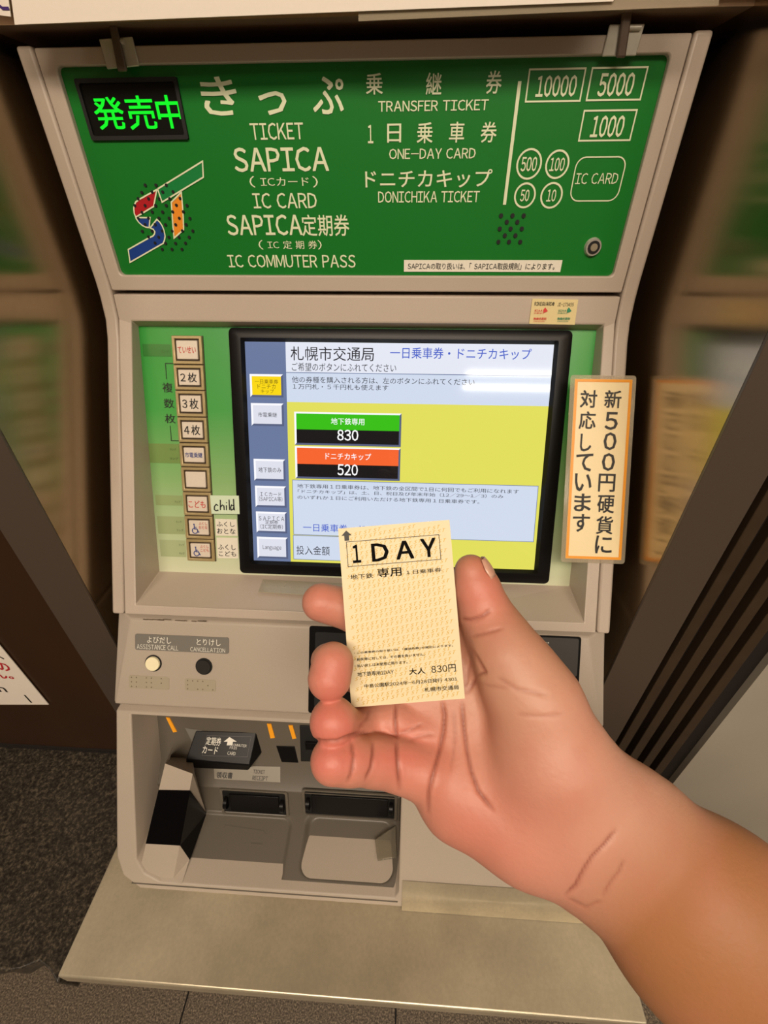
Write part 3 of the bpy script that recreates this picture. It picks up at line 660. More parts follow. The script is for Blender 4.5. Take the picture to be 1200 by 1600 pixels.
# black insert panel with coin slot, right half of the fascia
mb = MB(); a = (-.0465, FF.uv(484, 1116)[1]+.002); b = (.231, FF.uv(487, 978)[1])
ringsolid(mb, [FF.pt(*p, .0008) for p in rrect(a[0], b[0], a[1], b[1], .002, 2)], [FF.pt(*p, .0008) for p in rrect(a[0]+.006, b[0]-.004, a[1]+.006, b[1]-.006, .002, 2)], lambda p: tuple(np.array(p)-.0016*FF.N))
ins = build('insert_panel', mb, blackp, parent=fas); mb = MB(); FF.slab(mb, rrect(a[0], b[0], a[1], b[1], .002, 2), 0, .0004); build('insert_plate', mb, blackm, parent=ins)
mb = MB(); q = FF.uv(505, 1050); FF.slab(mb, [(q[0], a[1]+.012), (q[0]+.09, a[1]+.012), (q[0]+.09, b[1]-.02), (q[0], b[1]-.02)], 0, .003); build('bill_entry', mb, blackp, parent=ins, bevel=.001)
mb = MB(); FF.slab(mb, rrect(.186, .2285, -.040, b[1]-.0015, .002), 0, .0013); pl2 = build('label_plate', mb, mat('charcoal_plate', srgb(62, 60, 58), .4), parent=fas)
sprint(pl2, FF, [('カード', (833, 1011), (858, 1003))], wht, .0018, .01)
# scuffs along the fascia top edge
mb = MB(); rs = random.Random(3)
for k in range(14):
    x = rs.uniform(222, 330); y = 966+(x-222)*.035+rs.uniform(-.6, .6); l = rs.uniform(4, 14); line(mb, FF, [(x, y+1.2), (x+l, y+1.6+l*.03)], .0009, .0004)
build('scuff', mb, mat('scuff_dark', srgb(96, 80, 62), .7), parent=fas, kind='stuff')

# --- lower body with the insert and delivery bay
def y4(z): return -.218+(z+.463)*(84/132)
def P4(x, z, d=0): return (x, y4(z)+d, z+H)
oz = [(-.26, -.457), (.26, -.457), (.26, -.597), (.254, -.616), (.236, -.6265), (-.234, -.6265), (-.253, -.615), (-.26, -.597)]
iz = [(-.243, -.460), (.054, -.460), (.054, -.600), (.054, -.614), (.050, -.6195), (-.210, -.6195), (-.228, -.613), (-.237, -.600)]
mb = MB(); vs = [P4(*p) for p in oz]+[P4(*p) for p in iz]+[P4(*p, .075) for p in iz]+[P4(x, z, .3) for x, z in oz]; n = 8; fs = []
for i in range(n):
    j = (i+1) % n; fs += [(i, j, n+j, n+i), (n+i, n+j, 2*n+j, 2*n+i), (3*n+i, 3*n+j, j, i)]
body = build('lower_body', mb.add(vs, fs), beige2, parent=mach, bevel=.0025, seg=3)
bp = [(-.150, -.457), (-.185, -.457), (-.190, -.509), (-.2165, -.5585), (-.2375, -.5745), (-.2375, -.5775), (-.2480, -.6090), (-.240, -.625), (-.150, -.625)]
build('bay_wall', MB().prism([(-.2425, y, z+H) for y, z in bp], [(.0535, y, z+H) for y, z in bp]), baymat, parent=mach, bevel=.001)
SW = yz((-.2375, -.5775), (-.2480, -.6090)); FL = yz((-.248, -.609), (-.3195, -.6215)); LIP = yz((-.2165, -.5585), (-.2375, -.5745))
# tray floor with shallow receipt tray and deep coin bowl
bx0, bx1 = FL.uv(470, 1325)[0], .050; by1 = FL.uv(540, 1268)[1]; by0 = FL.uv(540, 1378)[1]
cx_, cy_ = (bx0+bx1)/2, (by0+by1)/2; tx0, tx1 = FL.uv(300, 1388)[0], FL.uv(449, 1330)[0]; ty0, ty1 = FL.uv(380, 1382)[1], FL.uv(380, 1270)[1]
def rr_sd(x, y, x0, x1, y0, y1, r):
    qx = np.abs(x-(x0+x1)/2)-(x1-x0)/2+r; qy = np.abs(y-(y0+y1)/2)-(y1-y0)/2+r
    return np.hypot(np.maximum(qx, 0), np.maximum(qy, 0))+np.minimum(np.maximum(qx, qy), 0)-r
sst = lambda t: np.clip(t, 0, 1)**2*(3-2*np.clip(t, 0, 1))
NX, NY = 170, 60; gx = np.linspace(-.2425, .0535, NX); gy = np.linspace(FL.uv(450, 1398)[1], .003, NY); GX, GY = np.meshgrid(gx, gy)
hh = -.0075*sst(-rr_sd(GX, GY, bx0, bx1, by0, by1, .016)/.007)-.0025*sst(-rr_sd(GX, GY, tx0-.05, tx1, ty0, ty1, .012)/.003)
vs = [FL.pt(GX[j, i], GY[j, i], hh[j, i]) for j in range(NY) for i in range(NX)]
build('delivery_tray', MB().add(vs, [(j*NX+i, j*NX+i+1, (j+1)*NX+i+1, (j+1)*NX+i) for j in range(NY-1) for i in range(NX-1)]), baymat, parent=mach, smooth=True, angle=60, label='grey tray floor with shallow ticket tray and deep rounded coin bowl')
for bl, tr_ in (((352, 1268), (446, 1238)), ((478, 1270), (617, 1242))):
    a = SW.uv(*bl); b = SW.uv(*tr_); mb = MB()
    ringsolid(mb, [SW.pt(*p, .0022) for p in rrect(a[0]-.003, b[0]+.003, a[1]-.002, b[1]+.002, .002, 2)], [SW.pt(*p, .0022) for p in rrect(a[0], b[0], a[1], b[1], .002, 2)], lambda p: tuple(np.array(p)-.002*SW.N))
    sl = build('slot_frame', mb, baymat, parent=mach); build('slot_opening', SW.slab(MB(), rrect(a[0], b[0], a[1], b[1], .001, 1), 0, .0006), blackm, parent=sl)
    for x in (a[0]+.004, b[0]-.004): build('slot_roller', MB().tube(SW.pt(x-.002, (a[1]+b[1])/2, .002), SW.pt(x+.002, (a[1]+b[1])/2, .002), .0075, 14), blackp, parent=sl, smooth=True)
    build('slot_flap', SW.slab(MB(), [(a[0]+.008, a[1]+.004), (b[0]-.008, a[1]+.004), (b[0]-.008, b[1]-.006), (a[0]+.008, b[1]-.006)], .0004, .0024), blackp, parent=sl, bevel=.0005)
# clear guard at the right of the coin bowl
cg = bpy.data.materials.new('clear_plastic'); cg.use_nodes = True; bb = cg.node_tree.nodes['Principled BSDF']; bb.inputs['Transmission Weight'].default_value = .85; bb.inputs['Roughness'].default_value = .08; bb.inputs['Base Color'].default_value = srgb(214, 206, 186)
mb = MB(); q = [FL.hit(618, 1290, .004), FL.hit(586, 1312, .002), FL.hit(590, 1345, .002), FL.hit(620, 1340, .004)]
mb.prism(q, [np.array(p)-.0035*FL.N for p in q]); build('coin_guard', mb, cg, parent=mach, bevel=.0008, label='clear plastic guard lip at the coin bowl')
# sensor pillar
def plane3(a, b, c):
    a, b, c = map(np.array, (a, b, c)); return Plane(a, b-a, c-a)
Q = Plane(F4.pt(0, 0, -.003), F4.U, F4.V)
Lt, Lb, Mt, Mb_ = Q.hit(258, 1193), Q.hit(221, 1348), Q.hit(301, 1209), Q.hit(271, 1372)
Rt = LIP.hit(304, 1205); Rm = SW.hit(322, 1270, .001); Rb = FL.hit(284, 1381, .002); Wb = FL.hit(296, 1343, .002); Lk = P1.hit(263, 1183); Rk = P1.hit(302, 1184)
ft_, fb_ = Mt+(Mb_-Mt)*.155, Mt+(Mb_-Mt)*.68; gt_, gb_ = Lt+(Lb-Lt)*.26, Lt+(Lb-Lt)*.80
ins_ = lambda p: (p[0], p[1]+.02, p[2])
mb = MB(); vs = [Lt, Mt, Mb_, Lb, Rt, Rm, Rb, Lk, Rk, ins_(Lt), ins_(Lb), FL.hit(222, 1370, .0005), ft_, fb_, Wb]
mb.add(vs, [(0, 1, 12, 13, 2, 3), (1, 4, 5, 12), (12, 5, 13), (13, 5, 14), (13, 14, 6, 2), (7, 8, 1, 0), (8, 4, 1), (9, 7, 0), (0, 3, 10, 9), (3, 2, 6, 11), (3, 11, 10)])
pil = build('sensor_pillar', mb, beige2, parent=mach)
o1 = Q.N*.0008; o2 = np.array([.0010, -.0006, .0004])
w_ = [gt_+o1, ft_+o1, fb_+o1, gb_+o1, ft_+o2, Rm+o2, fb_+o2, Wb+o2]
build('sensor_window', MB().add(w_, [(0, 1, 2, 3), (4, 5, 6), (6, 5, 7), (1, 4, 6, 2)]), mat('sensor_glass', srgb(6, 6, 8), .25, spec=.2), parent=pil, label='black sensor window wrapped around the pillar')
# card insert block
c0 = P1.hit(306, 1141, .0012); d0, d1 = P1.hit(290, 1187, .016), P1.hit(390, 1196, .016); e0, e1 = P1.hit(291, 1200, .013), P1.hit(388, 1204, .013)
CT = Plane(d0, d1-d0, c0-d0); c1 = CT.hit(401, 1144); g0, g1 = P1.hit(300, 1185, 0), P1.hit(410, 1176, 0)
mb = MB().add([c0, c1, d1, d0, e0, e1, g0, g1], [(0, 1, 2, 3), (3, 2, 5, 4), (4, 5, 7, 6), (0, 3, 4, 6), (1, 7, 5, 2), (0, 6, 7, 1)])
cin = build('card_inserter', mb, blackp, parent=mach, bevel=.0012, label='glossy black commuter pass card insert block with white lettering')
g9 = lambda x, y: (280+x/3.333, 1100+y/3.333)
if CT.N@(CAM-CT.o) < 0: CT.N = -CT.N
sprint(cin, CT, [('定期券', g9(137, 212), g9(222, 176)), ('カード', g9(118, 256), g9(205, 224))], wht, .0006, .012)
sprint(cin, CT, [('COMMUTER', g9(270, 219), g9(352, 212)), ('PASS', g9(262, 234), g9(302, 223)), ('CARD', g9(250, 264), g9(295, 250))], wht, .0006)
mb = MB(); flat(mb, CT, [g9(*p) for p in ((262, 172), (300, 196), (280, 196), (277, 215), (247, 215), (252, 196), (232, 196))], .0006); build('arrow', mb, wht, parent=cin)
mb = MB(); line(mb, CT, [g9(*p) for p in ((145, 165), (375, 170), (355, 275), (120, 268))], .0004, .0005, True); build('printed_frame', mb, mat('grey_print', srgb(70, 68, 66), .4), parent=cin)
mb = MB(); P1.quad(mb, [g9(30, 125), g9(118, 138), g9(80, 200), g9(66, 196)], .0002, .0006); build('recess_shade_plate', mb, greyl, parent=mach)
om = mat('orange_marker', srgb(250, 168, 36), .4)
for q in (((259, 1121), (264.6, 1122), (276.3, 1143.5), (270.5, 1144.5)), ((417, 1131), (423.5, 1131.5), (429.5, 1153), (422.5, 1153.8)), ((450.5, 1133.5), (457, 1133.5), (462.8, 1153.8), (457, 1155))):
    build('guide_mark', P1.quad(MB(), q, 0, .0012), om, parent=mach)
build('sensor_square', P1.quad(MB(), [(431.5, 1166), (460, 1166.5), (466, 1192), (440, 1191)], 0, .0012), blackp, parent=mach, bevel=.0004)
bs = build('bill_slot', P1.quad(MB(), [(468, 1134), (640, 1140), (640, 1194), (470, 1190)], 0, .002), blackm, parent=mach, bevel=.0008)
build('slot_lip', P1.quad(MB(), [(476, 1160), (636, 1166), (636, 1178), (477, 1172)], .002, .005), blackp, parent=bs, bevel=.001)
lq = build('label_strip', LIP.quad(MB(), [(334, 1196), (438, 1198), (438, 1222.5), (335, 1217)], 0, .0004), mat('worn_label', srgb(140, 132, 118), .35), parent=mach)
sprint(lq, LIP, [('領収書', g9(192, 385), g9(280, 357))], inkblack, .0008, .02); sprint(lq, LIP, [('TICKET', g9(385, 361), g9(447, 345)), ('RECEIPT', g9(380, 396), g9(462, 378))], inkblack, .0008, .006)
mb = MB(); line(mb, FL, [(350, 1293), (352, 1289), (412, 1298), (416, 1303)], .0006, -.0022); line(mb, FL, [(392, 1317), (410, 1319)], .0012, -.0022); build('worn_print', mb, mat('worn_ink', srgb(90, 84, 74), .6), parent=mach, kind='stuff')

# --- stainless shelf in front of the machine
sx0, sx1, sy0, sy1, sz = -.282, .2885, -.3935, -.16, -.6290
mb = MB(); mb.box(sx0, sx1, sy0, sy1, sz-.022+H, sz+H)
shelf = build('steel_shelf', mb, steel, bevel=.0022, seg=3, label='brushed stainless steel shelf jutting out under the ticket machine', cat='shelf', loc=(0, sy0, sz-.022+H))
mb = MB(); ZP = Plane((0, 0, sz+H), (1, 0, 0), (0, 1, 0))
ZP.quad(mb, [(682, 1424), (890, 1438.5), (890, 1440.5), (682, 1427)], .0001, .0006); build('seam_gap', mb, blackm, parent=shelf)
mb = MB(); pf = [(y4(-.601)-.0003, -.601), (y4(-.606)-.0009, -.606), (y4(-.614)-.0010, -.614), (y4(-.622)-.0014, -.622), (-.3245, -.6286)]
vs = [(x, y-.0004, z+H+.0003) for x in (.058, .259) for y, z in pf]; mb.add(vs, [(i, i+1, i+6, i+5) for i in range(4)]); build('fillet', mb, steel, parent=shelf, smooth=True)
struct('wall_plinth', MB().box(-.272, .277, -.25, .28, 0, sz-.0225+H), ribgap)

# --- poster and film on the header, clips holding the sign frame
HP = Plane((0, -.040, H), (1, 0, 0), (0, 0, 1))
mb = MB(); HP.quad(mb, [(10, -60), (23, 38.5), (958, 2), (1010, -100)], 0, .0006); poster = build('poster', mb, paper, label='white paper poster hanging from the header above the machine', cat='poster', loc=tuple(HP.hit(23, 38.5)))
HP2 = Plane((0, -.0385, H), (1, 0, 0), (0, 0, 1))
mb = MB(); HP2.quad(mb, [(560, -60), (560, 33), (1123, 8.5), (1130, -80)], 0, .0005); build('film_sleeve', mb, lam, label='clear plastic sleeve behind the white poster at top right', cat='sleeve', loc=tuple(HP2.hit(560, 33)))
mb = MB(); HP.quad(mb, [(-30, -60), (-30, 20), (17, 26), (5, -60)], .0, .0006); p2 = build('poster', mb, paper, label='corner of another white paper at the far top left', cat='poster', loc=tuple(HP.hit(17, 26)))
mb = MB(); line(mb, HP, [(-2, 8), (4, 13), (14, 13)], .0016, .001); build('lettering', mb, mat('purple_ink', srgb(60, 30, 110), .5), parent=p2)
zinc = mat('zinc_plate', srgb(206, 202, 188), .3, metal=.25, noise=.05, nscale=250); strapm = mat('grey_rubber_strap', srgb(104, 88, 76), .45, metal=.3)
for q, sq_, lb in ((((154, 61), (206, 57), (217, 103), (167, 108)), ((169, 38), (181, 38), (198, 111), (183, 112)), 'left zinc clip plate with strap on top edge of the sign frame'),
                  (((953, 38), (1008, 37), (994, 87), (941, 88)), ((974, 13), (990, 12), (978, 90), (963, 90)), 'right zinc clip plate with strap on top edge of the sign frame')):
    cp_ = build('clip_plate_body', T0.quad(MB(), q, .0004, .0022), zinc, bevel=.0006, label=lb, cat='clip', group=None, loc=tuple(T0.hit(*q[3])))
    cp_.name = 'clip_plate'
    build('strap', T0.quad(MB(), sq_, .0023, .0052), strapm, parent=cp_, bevel=.0012)
    c = T0.uv((q[0][0]+q[1][0])/2+9, (q[0][1]+q[1][1])/2+8); build('rivet', MB().tube(T0.pt(c[0]-.004, c[1], .003), T0.pt(c[0]+.004, c[1], .003), .0015, 10), zinc, parent=cp_, smooth=True)

# --- notice on the dark panel at left
WP = Plane((0, YF, H), (1, 0, 0), (0, 0, 1))
a = WP.uv(76, 1101)
mb = MB(); WP.quad(mb, [(-90, 900), (0, 1009), (76, 1101), (-90, 1101)], .0006, .0014)
n2 = build('notice', mb, paper, label='white notice with red and black print on the brown panel at left', cat='notice', loc=tuple(WP.pt(*a)))
mb = MB(); text(mb, WP, 'の', (0, 1048), (9, 1036), h=.0018, off=.03); text(mb, WP, 'ん。', (-6, 1060), (14, 1050), h=.0018, off=.03); build('lettering', mb, mat('crimson_ink', srgb(190, 30, 44), .5), parent=n2)
mb = MB(); text(mb, WP, 'n', (0, 1081), (6, 1074), h=.0018, off=.02); text(mb, WP, '、', (0, 1030), (3, 1025), h=.0018); build('lettering', mb, inkblack, parent=n2)
mb = MB(); line(mb, WP, [(38, 1086), (49, 1098)], .002, .0018); build('marker_tick', mb, inkblack, parent=n2)

# ------------------------------------------------------------------ ticket in the hand
def cp3(px, py, z): return CAM+z*ray(px, py)
q = [cp3(523.5, 828, .2085), cp3(703, 810.5, .2085), cp3(725.5, 1091.5, .2045), cp3(549, 1105.5, .2045)]
CPl = Plane((q[3]+q[0])/2*0+q[3], q[2]-q[3], q[0]-q[3]); U1 = CPl.uv(725.5, 1091.5)[0]; V1 = (CPl.uv(523.5, 828)[1]+CPl.uv(703, 810.5)[1])/2
cw = (U1+CPl.uv(703, 810.5)[0])/2
tk = MB(); n = 12
for h in (0, -.00035):
    for j in range(n+1):
        for x in (0, cw): tk.v.append(tuple(CPl.pt(x, V1*j/n, h)))
tk.f = [(2*j, 2*j+1, 2*j+3, 2*j+2) for j in range(n)]+[(2*n+2+2*j, 2*n+4+2*j, 2*n+5+2*j, 2*n+3+2*j) for j in range(n)]
m_ = 2*n+2; ringv = [2*j for j in range(n+1)]+[2*j+1 for j in range(n, -1, -1)]
tk.f += [(ringv[i], ringv[(i+1) % m_], ringv[(i+1) % m_]+m_, ringv[i]+m_) for i in range(m_)]
ticket = build('ticket', tk, mat('ticket_card', srgb(232, 216, 176), .5), label='yellow patterned one day subway ticket held up in the hand', cat='ticket', loc=tuple(CPl.pt(0, 0)))
v, f = raw('ＳＴ'); v = v-v.min(0); v = v/v[:, 1].max(); pat = MB(); pw = .0040; ph = .00168
stp = .0046; row = .00235
for j in range(-2, int(V1/row)+14):
    for i in range(-2, int(cw/stp)+2):
        bx, by = i*stp+(j % 2)*stp*.5, j*row-.0+i*.0006
        xs_ = bx+v[:, 0]/v[:, 0].max()*pw*.80+v[:, 1]*ph*.45; ys_ = by+v[:, 1]*ph+v[:, 0]/v[:, 0].max()*pw*.12
        if xs_.min() < .0004 or xs_.max() > cw-.0004 or ys_.min() < .0004 or ys_.max() > V1-.0004: continue
        for dx in (0, .00013): pat.add([CPl.pt(x+dx, y, .00008+dx*.1) for x, y in zip(xs_, ys_)], f)
build('print_pattern', pat, mat('ticket_pattern', srgb(212, 176, 66), .5), parent=ticket, kind='stuff')
k6 = lambda x, y: (500+x/4.286, 800+y/4.286)
tick_ink = mat('ticket_ink', srgb(8, 7, 7), .8, spec=.1)
def ctext(items, off=0.0):
    mb = MB()
    for b, bl, tr_ in items: text(mb, CPl, b, k6(*bl), k6(*tr_), h=.00016, off=off)
    build('lettering', mb, tick_ink, parent=ticket)
ctext([('１', (222, 343), (268, 217)), ('Ｄ', (350, 334), (455, 204)), ('Ａ', (513, 320), (622, 187)), ('Ｙ', (680, 306), (772, 172))], .035)
ctext([('地下鉄', (205, 454), (353, 408))], .008); ctext([('専用', (385, 440), (543, 366))], .02); ctext([('１日乗車券', (578, 420), (812, 372))], .008)
ctext([('・この乗車券の取り扱いは、｢運送約款｣の規定によります。', (228, 953), (890, 885))], .024); ctext([('・紛失等に対しては、その責を負いません。', (232, 1000), (700, 943))], .024); ctext([('・払い戻しは未使用に限ります。', (233, 1043), (585, 994))], .024)
ctext([('地下鉄専用1DAY', (252, 1104), (492, 1054))], .014); ctext([('大人', (598, 1092), (703, 1040))], .02); ctext([('830円', (748, 1082), (907, 1018))], .004)
ctext([('中島公園駅2024年-6月28日発行 4301', (297, 1180), (918, 1104))], .014); ctext([('札幌市交通局', (700, 1206), (928, 1158))], .014)
mb = MB(); a = CPl.uv(*k6(189, 366)); b = CPl.uv(*k6(796, 152)); linuv(mb, CPl, [(a[0], a[1]), (b[0], a[1]), (b[0], b[1]), (a[0], b[1])], .00028, .00016, True); build('printed_frame', mb, inkblack, parent=ticket)
mb = MB(); a = CPl.uv(*k6(178, 158)); r = .0024
mb.add([CPl.pt(a[0]+x*r, a[1]+y*r, .00016) for x, y in ((-.45, -1), (.45, -1), (.45, 0), (1, 0), (0, 1), (-1, 0), (-.45, 0))], [tuple(range(7))]); build('arrow', mb, inkblack, parent=ticket)

# ------------------------------------------------------------------ the person: one continuous forearm and hand
def smin(a, b, k):
    h = np.clip(.5+.5*(b-a)/k, 0, 1); return b*(1-h)+a*h-k*h*(1-h)
VX = .0009
def c3(px, py, d): return np.array([(px-600)/FPX*d, -(py-800)/FPX*d, d])   # camera axes: right, up, away
def rad(r, d): return r*d/FPX
lo = np.array([-.050, -.46, .140]); hi = np.array([.330, .0, .262])
dims = np.ceil((hi-lo)/VX).astype(int); AX = [lo[i]+VX*np.arange(dims[i]) for i in range(3)]
class Field:
    def __init__(s): s.d = np.full(dims, .05, np.float32)
    def cap(s, p, q, rp, rq, k, zs=1.0):
        """tapering limb segment from p to q, blended over k, flattened front to back by zs"""
        R = max(rp, rq)+k+.004; a = np.minimum(p, q)-R; b = np.maximum(p, q)+R
        i0 = np.clip(((a-lo)/VX).astype(int), 0, dims-1); i1 = np.clip(((b-lo)/VX).astype(int)+2, 1, dims)
        if (i1 <= i0).any(): return s
        X = AX[0][i0[0]:i1[0], None, None]; Y = AX[1][None, i0[1]:i1[1], None]; Z = AX[2][None, None, i0[2]:i1[2]]
        v = (q-p)*np.array([1, 1, 1/zs]); L2 = max(v@v, 1e-12)
        dx, dy, dz = X-p[0], Y-p[1], (Z-p[2])/zs
        t = np.clip((dx*v[0]+dy*v[1]+dz*v[2])/L2, 0, 1)
        r = rp+(rq-rp)*t
        d = np.sqrt((dx-t*v[0])**2+(dy-t*v[1])**2+(dz-t*v[2])**2)-r
        sl = (slice(i0[0], i1[0]), slice(i0[1], i1[1]), slice(i0[2], i1[2]))
        s.d[sl] = smin(s.d[sl], d.astype(np.float32), k)
        return s
def chain(F, pts, k, zs=1.0):
    for a, b in zip(pts[:-1], pts[1:]):
        F.cap(c3(*a[:3]), c3(*b[:3]), rad(a[3], a[2]), rad(b[3], b[2]), k, zs)
palm = Field()
# palm slab under the ticket, from the finger roots to the wrist
chain(palm, [(655, 1035, .228, 42), (735, 1150, .222, 60), (832, 1262, .214, 84)], .012, .8)
chain(palm, [(660, 1110, .224, 40), (742, 1210, .216, 62), (845, 1286, .208, 80)], .012, .8)
chain(palm, [(655, 1172, .216, 46), (722, 1246, .208, 57), (822, 1290, .200, 70), (872, 1312, .198, 72)], .012, .8)
chain(palm, [(700, 1000, .232, 46), (800, 1110, .224, 70)], .012, .8)
# ball of the thumb
chain(palm, [(796, 1030, .203, 46), (834, 1098, .200, 58), (866, 1190, .199, 83), (903, 1262, .200, 92)], .012, .85)
# wrist and forearm, on past the frame
chain(palm, [(915, 1262, .204, 92), (960, 1310, .206, 111), (1105, 1440, .206, 142), (1330, 1660, .204, 170), (1545, 1865, .200, 176)], .014, .78)
hand = palm.d.copy()
def finger(segs, k, kp):
    global hand
    F = Field(); chain(F, segs, k)
    hand = smin(hand, smin(palm.d, F.d, kp), .0005)
# index runs behind the ticket
finger([(502, 941, .222, 30), (560, 956, .227, 33), (590, 968, .230, 33), (640, 1000, .232, 36), (690, 1040, .230, 42)], .003, .006)
# middle: tip on the ticket's left edge
finger([(515, 1060, .1935, 34), (520, 1036, .1955, 30), (512, 1032, .205, 24), (538, 1042, .219, 30), (580, 1060, .224, 33), (640, 1085, .226, 36), (690, 1120, .224, 42)], .003, .005)
# ring
finger([(521, 1127, .1920, 37), (546, 1137, .2040, 27), (580, 1130, .2160, 28), (618, 1126, .217, 34), (662, 1148, .218, 42)], .003, .004)
# little finger
finger([(521, 1188, .190, 36), (548, 1187, .194, 36), (586, 1188, .201, 37), (622, 1192, .206, 40), (668, 1205, .208, 48)], .003, .004)
# thumb along the ticket's right edge
finger([(736, 892, .2145, 26), (744, 918, .2155, 35), (758, 958, .2155, 40), (778, 992, .2125, 45), (806, 1040, .207, 52), (842, 1095, .202, 58)], .004, .010)

def surface(d):
    """surface nets over the sampled field"""
    s = d < 0; nx, ny, nz = d.shape
    c = np.zeros((nx-1, ny-1, nz-1), np.uint8)
    for a in (0, 1):
        for b in (0, 1):
            for e in (0, 1): c += s[a:nx-1+a, b:ny-1+b, e:nz-1+e]
    act = (c > 0) & (c < 8); idx = np.argwhere(act); ids = np.full(act.shape, -1, np.int64); ids[act] = np.arange(len(idx))
    P = np.zeros((len(idx), 3)); W = np.zeros(len(idx)); cor = [(a, b, e) for a in (0, 1) for b in (0, 1) for e in (0, 1)]
    val = {q: d[idx[:, 0]+q[0], idx[:, 1]+q[1], idx[:, 2]+q[2]] for q in cor}
    for q in cor:
        for ax in range(3):
            if q[ax]: continue
            r = list(q); r[ax] = 1; r = tuple(r); a, b = val[q], val[r]; m = (a < 0) != (b < 0); t = a/np.where(m, a-b, 1)
            pt = np.tile(np.array(q, float), (len(idx), 1)); pt[:, ax] = t; P[m] += pt[m]; W[m] += 1
    V = lo+VX*(idx+P/W[:, None]); faces = []
    for ax in range(3):
        o1, o2 = [(1, 2), (2, 0), (0, 1)][ax]
        a = [slice(1, -1)]*3; a[ax] = slice(0, -1); b = [slice(1, -1)]*3; b[ax] = slice(1, None)
        A_, B_ = s[tuple(a)], s[tuple(b)]; e = np.argwhere(A_ != B_); fl_ = A_[A_ != B_]
        off = np.ones(3, int); off[ax] = 0; e = e+off
        def cell(i, j):
            q = e.copy(); q[:, o1] -= i; q[:, o2] -= j; return ids[q[:, 0], q[:, 1], q[:, 2]]
        q = np.stack([cell(1, 1), cell(0, 1), cell(0, 0), cell(1, 0)], 1); q[~fl_] = q[~fl_][:, ::-1]; faces.append(q)
    return V, np.vstack(faces)
V, Fq = surface(hand)
# close: drop nothing, relax a little
E_ = np.vstack([Fq[:, [0, 1]], Fq[:, [1, 2]], Fq[:, [2, 3]], Fq[:, [3, 0]]]); cnt = np.bincount(E_[:, 0], minlength=len(V))+np.bincount(E_[:, 1], minlength=len(V))
def relax(V, n):
    for _ in range(n):
        S = np.stack([np.bincount(E_[:, 0], V[E_[:, 1], i], len(V))+np.bincount(E_[:, 1], V[E_[:, 0], i], len(V)) for i in range(3)], 1)
        V = V*.5+.5*S/np.maximum(cnt, 1)[:, None]
    return V
V = relax(V, 4)
def normals(V):
    a = np.cross(V[Fq[:, 2]]-V[Fq[:, 0]], V[Fq[:, 3]]-V[Fq[:, 1]]); N = np.zeros_like(V)
    for k in range(4):
        for i in range(3): N[:, i] += np.bincount(Fq[:, k], a[:, i], len(V))
    return N/np.maximum(np.linalg.norm(N, axis=1), 1e-12)[:, None]
N_ = normals(V)
if (N_*(V-V.mean(0))).sum() < 0: Fq = Fq[:, ::-1]; N_ = -N_
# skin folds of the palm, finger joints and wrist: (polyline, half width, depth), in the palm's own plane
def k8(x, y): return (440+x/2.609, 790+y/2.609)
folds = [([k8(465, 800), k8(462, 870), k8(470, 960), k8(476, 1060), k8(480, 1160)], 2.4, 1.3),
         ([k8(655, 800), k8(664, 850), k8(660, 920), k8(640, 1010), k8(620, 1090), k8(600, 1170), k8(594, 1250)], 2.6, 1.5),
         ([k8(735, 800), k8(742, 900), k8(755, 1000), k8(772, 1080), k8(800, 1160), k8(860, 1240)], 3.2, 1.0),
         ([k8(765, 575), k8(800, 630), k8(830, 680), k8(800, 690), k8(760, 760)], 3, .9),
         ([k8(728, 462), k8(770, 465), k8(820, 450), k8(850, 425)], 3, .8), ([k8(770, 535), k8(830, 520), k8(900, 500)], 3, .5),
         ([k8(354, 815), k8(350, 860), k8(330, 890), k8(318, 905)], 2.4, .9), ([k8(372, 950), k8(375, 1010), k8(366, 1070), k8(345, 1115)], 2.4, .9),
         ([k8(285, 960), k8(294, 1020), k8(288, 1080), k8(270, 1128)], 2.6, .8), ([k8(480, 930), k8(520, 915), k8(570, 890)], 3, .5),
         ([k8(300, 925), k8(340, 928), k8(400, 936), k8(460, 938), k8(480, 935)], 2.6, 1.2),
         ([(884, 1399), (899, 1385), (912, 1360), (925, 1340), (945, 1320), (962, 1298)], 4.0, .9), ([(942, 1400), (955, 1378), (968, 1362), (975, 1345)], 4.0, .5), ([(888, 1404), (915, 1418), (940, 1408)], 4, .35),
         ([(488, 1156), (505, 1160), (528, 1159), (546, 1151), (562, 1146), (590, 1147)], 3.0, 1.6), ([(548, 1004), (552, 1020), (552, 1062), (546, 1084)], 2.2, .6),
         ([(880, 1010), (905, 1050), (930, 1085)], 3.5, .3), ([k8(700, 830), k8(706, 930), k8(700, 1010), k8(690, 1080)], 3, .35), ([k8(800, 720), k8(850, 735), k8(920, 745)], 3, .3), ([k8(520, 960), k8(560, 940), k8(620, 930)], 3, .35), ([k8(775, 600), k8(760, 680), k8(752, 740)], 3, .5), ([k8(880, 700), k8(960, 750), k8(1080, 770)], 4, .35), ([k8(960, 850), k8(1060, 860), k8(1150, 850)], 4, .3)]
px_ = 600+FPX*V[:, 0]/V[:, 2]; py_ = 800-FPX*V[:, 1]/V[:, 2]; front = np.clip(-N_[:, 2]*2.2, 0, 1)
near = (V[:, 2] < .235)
disp = np.zeros(len(V)); fold_shade = np.zeros(len(V))
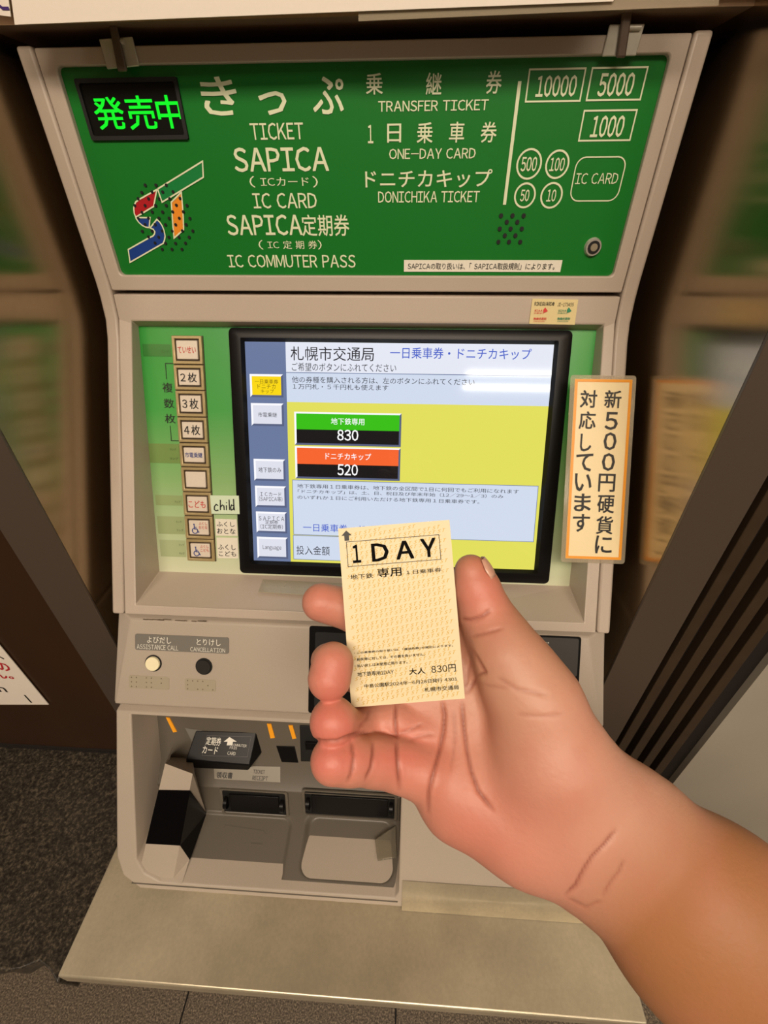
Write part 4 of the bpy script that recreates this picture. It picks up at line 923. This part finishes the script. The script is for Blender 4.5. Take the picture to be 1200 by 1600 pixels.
for pts, wd, dp in folds:
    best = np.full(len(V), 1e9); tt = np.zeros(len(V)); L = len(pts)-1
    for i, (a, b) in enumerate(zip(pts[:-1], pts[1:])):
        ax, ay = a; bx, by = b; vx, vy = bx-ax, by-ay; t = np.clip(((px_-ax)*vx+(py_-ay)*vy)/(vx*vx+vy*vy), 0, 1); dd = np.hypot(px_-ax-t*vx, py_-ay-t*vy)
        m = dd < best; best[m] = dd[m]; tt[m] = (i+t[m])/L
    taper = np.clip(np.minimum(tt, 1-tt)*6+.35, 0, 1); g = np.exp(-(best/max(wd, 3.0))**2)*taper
    disp = np.maximum(disp, g*dp*.001); fold_shade = np.maximum(fold_shade, np.exp(-(best/2.6)**2)*taper*min(dp, 1))
V = V-N_*(disp*front)[:, None]
# colour of the skin itself: redder finger pads and palm heel, browner back and forearm; folds mostly painted shade
def blob(x, y, r, e=2): return np.exp(-(np.hypot(px_-x, py_-y)/r)**e)
red = .9*blob(520, 1055, 55)+.9*blob(515, 1130, 45)+.95*blob(510, 1190, 50)+.7*blob(500, 940, 50)+.8*blob(750, 925, 60)+.75*blob(640, 1170, 75)+.42*blob(800, 1350, 150)+.15*blob(900, 1180, 120)+.4*blob(720, 1280, 80)+.3*blob(590, 1190, 50)
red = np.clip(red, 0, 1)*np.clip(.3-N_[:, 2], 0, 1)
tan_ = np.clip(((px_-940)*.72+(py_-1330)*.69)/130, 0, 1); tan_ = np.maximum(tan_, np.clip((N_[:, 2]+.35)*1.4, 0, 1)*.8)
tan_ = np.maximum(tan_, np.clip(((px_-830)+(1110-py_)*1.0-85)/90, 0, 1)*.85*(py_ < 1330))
Wd = CAM+V[:, :1]*CR+V[:, 1:2]*CU+V[:, 2:3]*CF
org = cp3(930, 1290, .204); me = bpy.data.meshes.new('person'); me.from_pydata((Wd-org).tolist(), [], Fq.tolist())
for nm, ar in (('redness', red), ('tan', tan_), ('fold_shade', fold_shade*front)):
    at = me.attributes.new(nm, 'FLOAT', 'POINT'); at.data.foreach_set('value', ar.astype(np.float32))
me.polygons.foreach_set('use_smooth', [True]*len(me.polygons)); me.update()
person = bpy.data.objects.new('person', me); COL.objects.link(person); person.location = org
person['label'] = "person's bare left forearm and hand, palm toward the viewer, pinching the ticket"; person['category'] = 'person'
sk = bpy.data.materials.new('skin'); sk.use_nodes = True; nt = sk.node_tree; b = nt.nodes['Principled BSDF']; me.materials.append(sk)
def attr(n): q = nt.nodes.new('ShaderNodeAttribute'); q.attribute_name = n; return q.outputs['Fac']
def mixc(fac, a, c):
    q = nt.nodes.new('ShaderNodeMix'); q.data_type = 'RGBA'; nt.links.new(fac, q.inputs[0])
    if isinstance(a, tuple): q.inputs[6].default_value = a
    else: nt.links.new(a, q.inputs[6])
    q.inputs[7].default_value = c; return q.outputs[2]
c_ = mixc(attr('tan'), srgb(200, 150, 126), srgb(166, 112, 72)); c_ = mixc(attr('redness'), c_, srgb(208, 120, 104)); 
tc = nt.nodes.new('ShaderNodeTexCoord'); nz = nt.nodes.new('ShaderNodeTexNoise'); nz.inputs['Scale'].default_value = 38; nz.inputs['Detail'].default_value = 4; nt.links.new(tc.outputs['Object'], nz.inputs['Vector'])
mr = nt.nodes.new('ShaderNodeMapRange'); mr.inputs[1].default_value = .45; mr.inputs[2].default_value = .75; mr.inputs[4].default_value = .35; nt.links.new(nz.outputs['Fac'], mr.inputs[0])
c_ = mixc(mr.outputs[0], c_, srgb(188, 118, 98)); c_ = mixc(attr('fold_shade'), c_, srgb(150, 86, 70))  # creases and finger gaps: slight redness, mostly shade painted into the skin
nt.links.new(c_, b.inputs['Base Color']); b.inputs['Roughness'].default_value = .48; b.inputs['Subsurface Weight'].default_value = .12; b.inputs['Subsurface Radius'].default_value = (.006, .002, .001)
n2_ = nt.nodes.new('ShaderNodeTexNoise'); n2_.inputs['Scale'].default_value = 420; n2_.inputs['Detail'].default_value = 6; nt.links.new(tc.outputs['Object'], n2_.inputs['Vector']); bp_ = nt.nodes.new('ShaderNodeBump'); bp_.inputs['Strength'].default_value = .3; bp_.inputs['Distance'].default_value = .0006
nt.links.new(n2_.outputs['Fac'], bp_.inputs['Height']); nt.links.new(bp_.outputs[0], b.inputs['Normal'])
# thumb nail at the thumb's outer side
mb = MB(); NT = []
for i in range(6):
    t = i/5; cx, cy, r = 736+8*t, 878+30*t, (21+9*math.sin(t*1.5))*.2145/FPX+.0004
    w0, w1 = -62+8*abs(t-.5)*2, 38-8*abs(t-.5)*2
    for j in range(7):
        a = math.radians(w0+(w1-w0)*j/6); NT.append(cp3(cx, cy, .2145)+r*(math.cos(a)*(CR*.93+CU*.36)+math.sin(a)*CF))
fs = [(i*7+j, i*7+j+1, i*7+j+8, i*7+j+7) for i in range(5) for j in range(6)]
mb.add(NT, fs)
nail = build('thumb_nail', mb, mat('nail', srgb(206, 158, 136), .28), parent=person, smooth=True)
sm = nail.modifiers.new('thickness', 'SOLIDIFY'); sm.thickness = .0005; sm.offset = 0
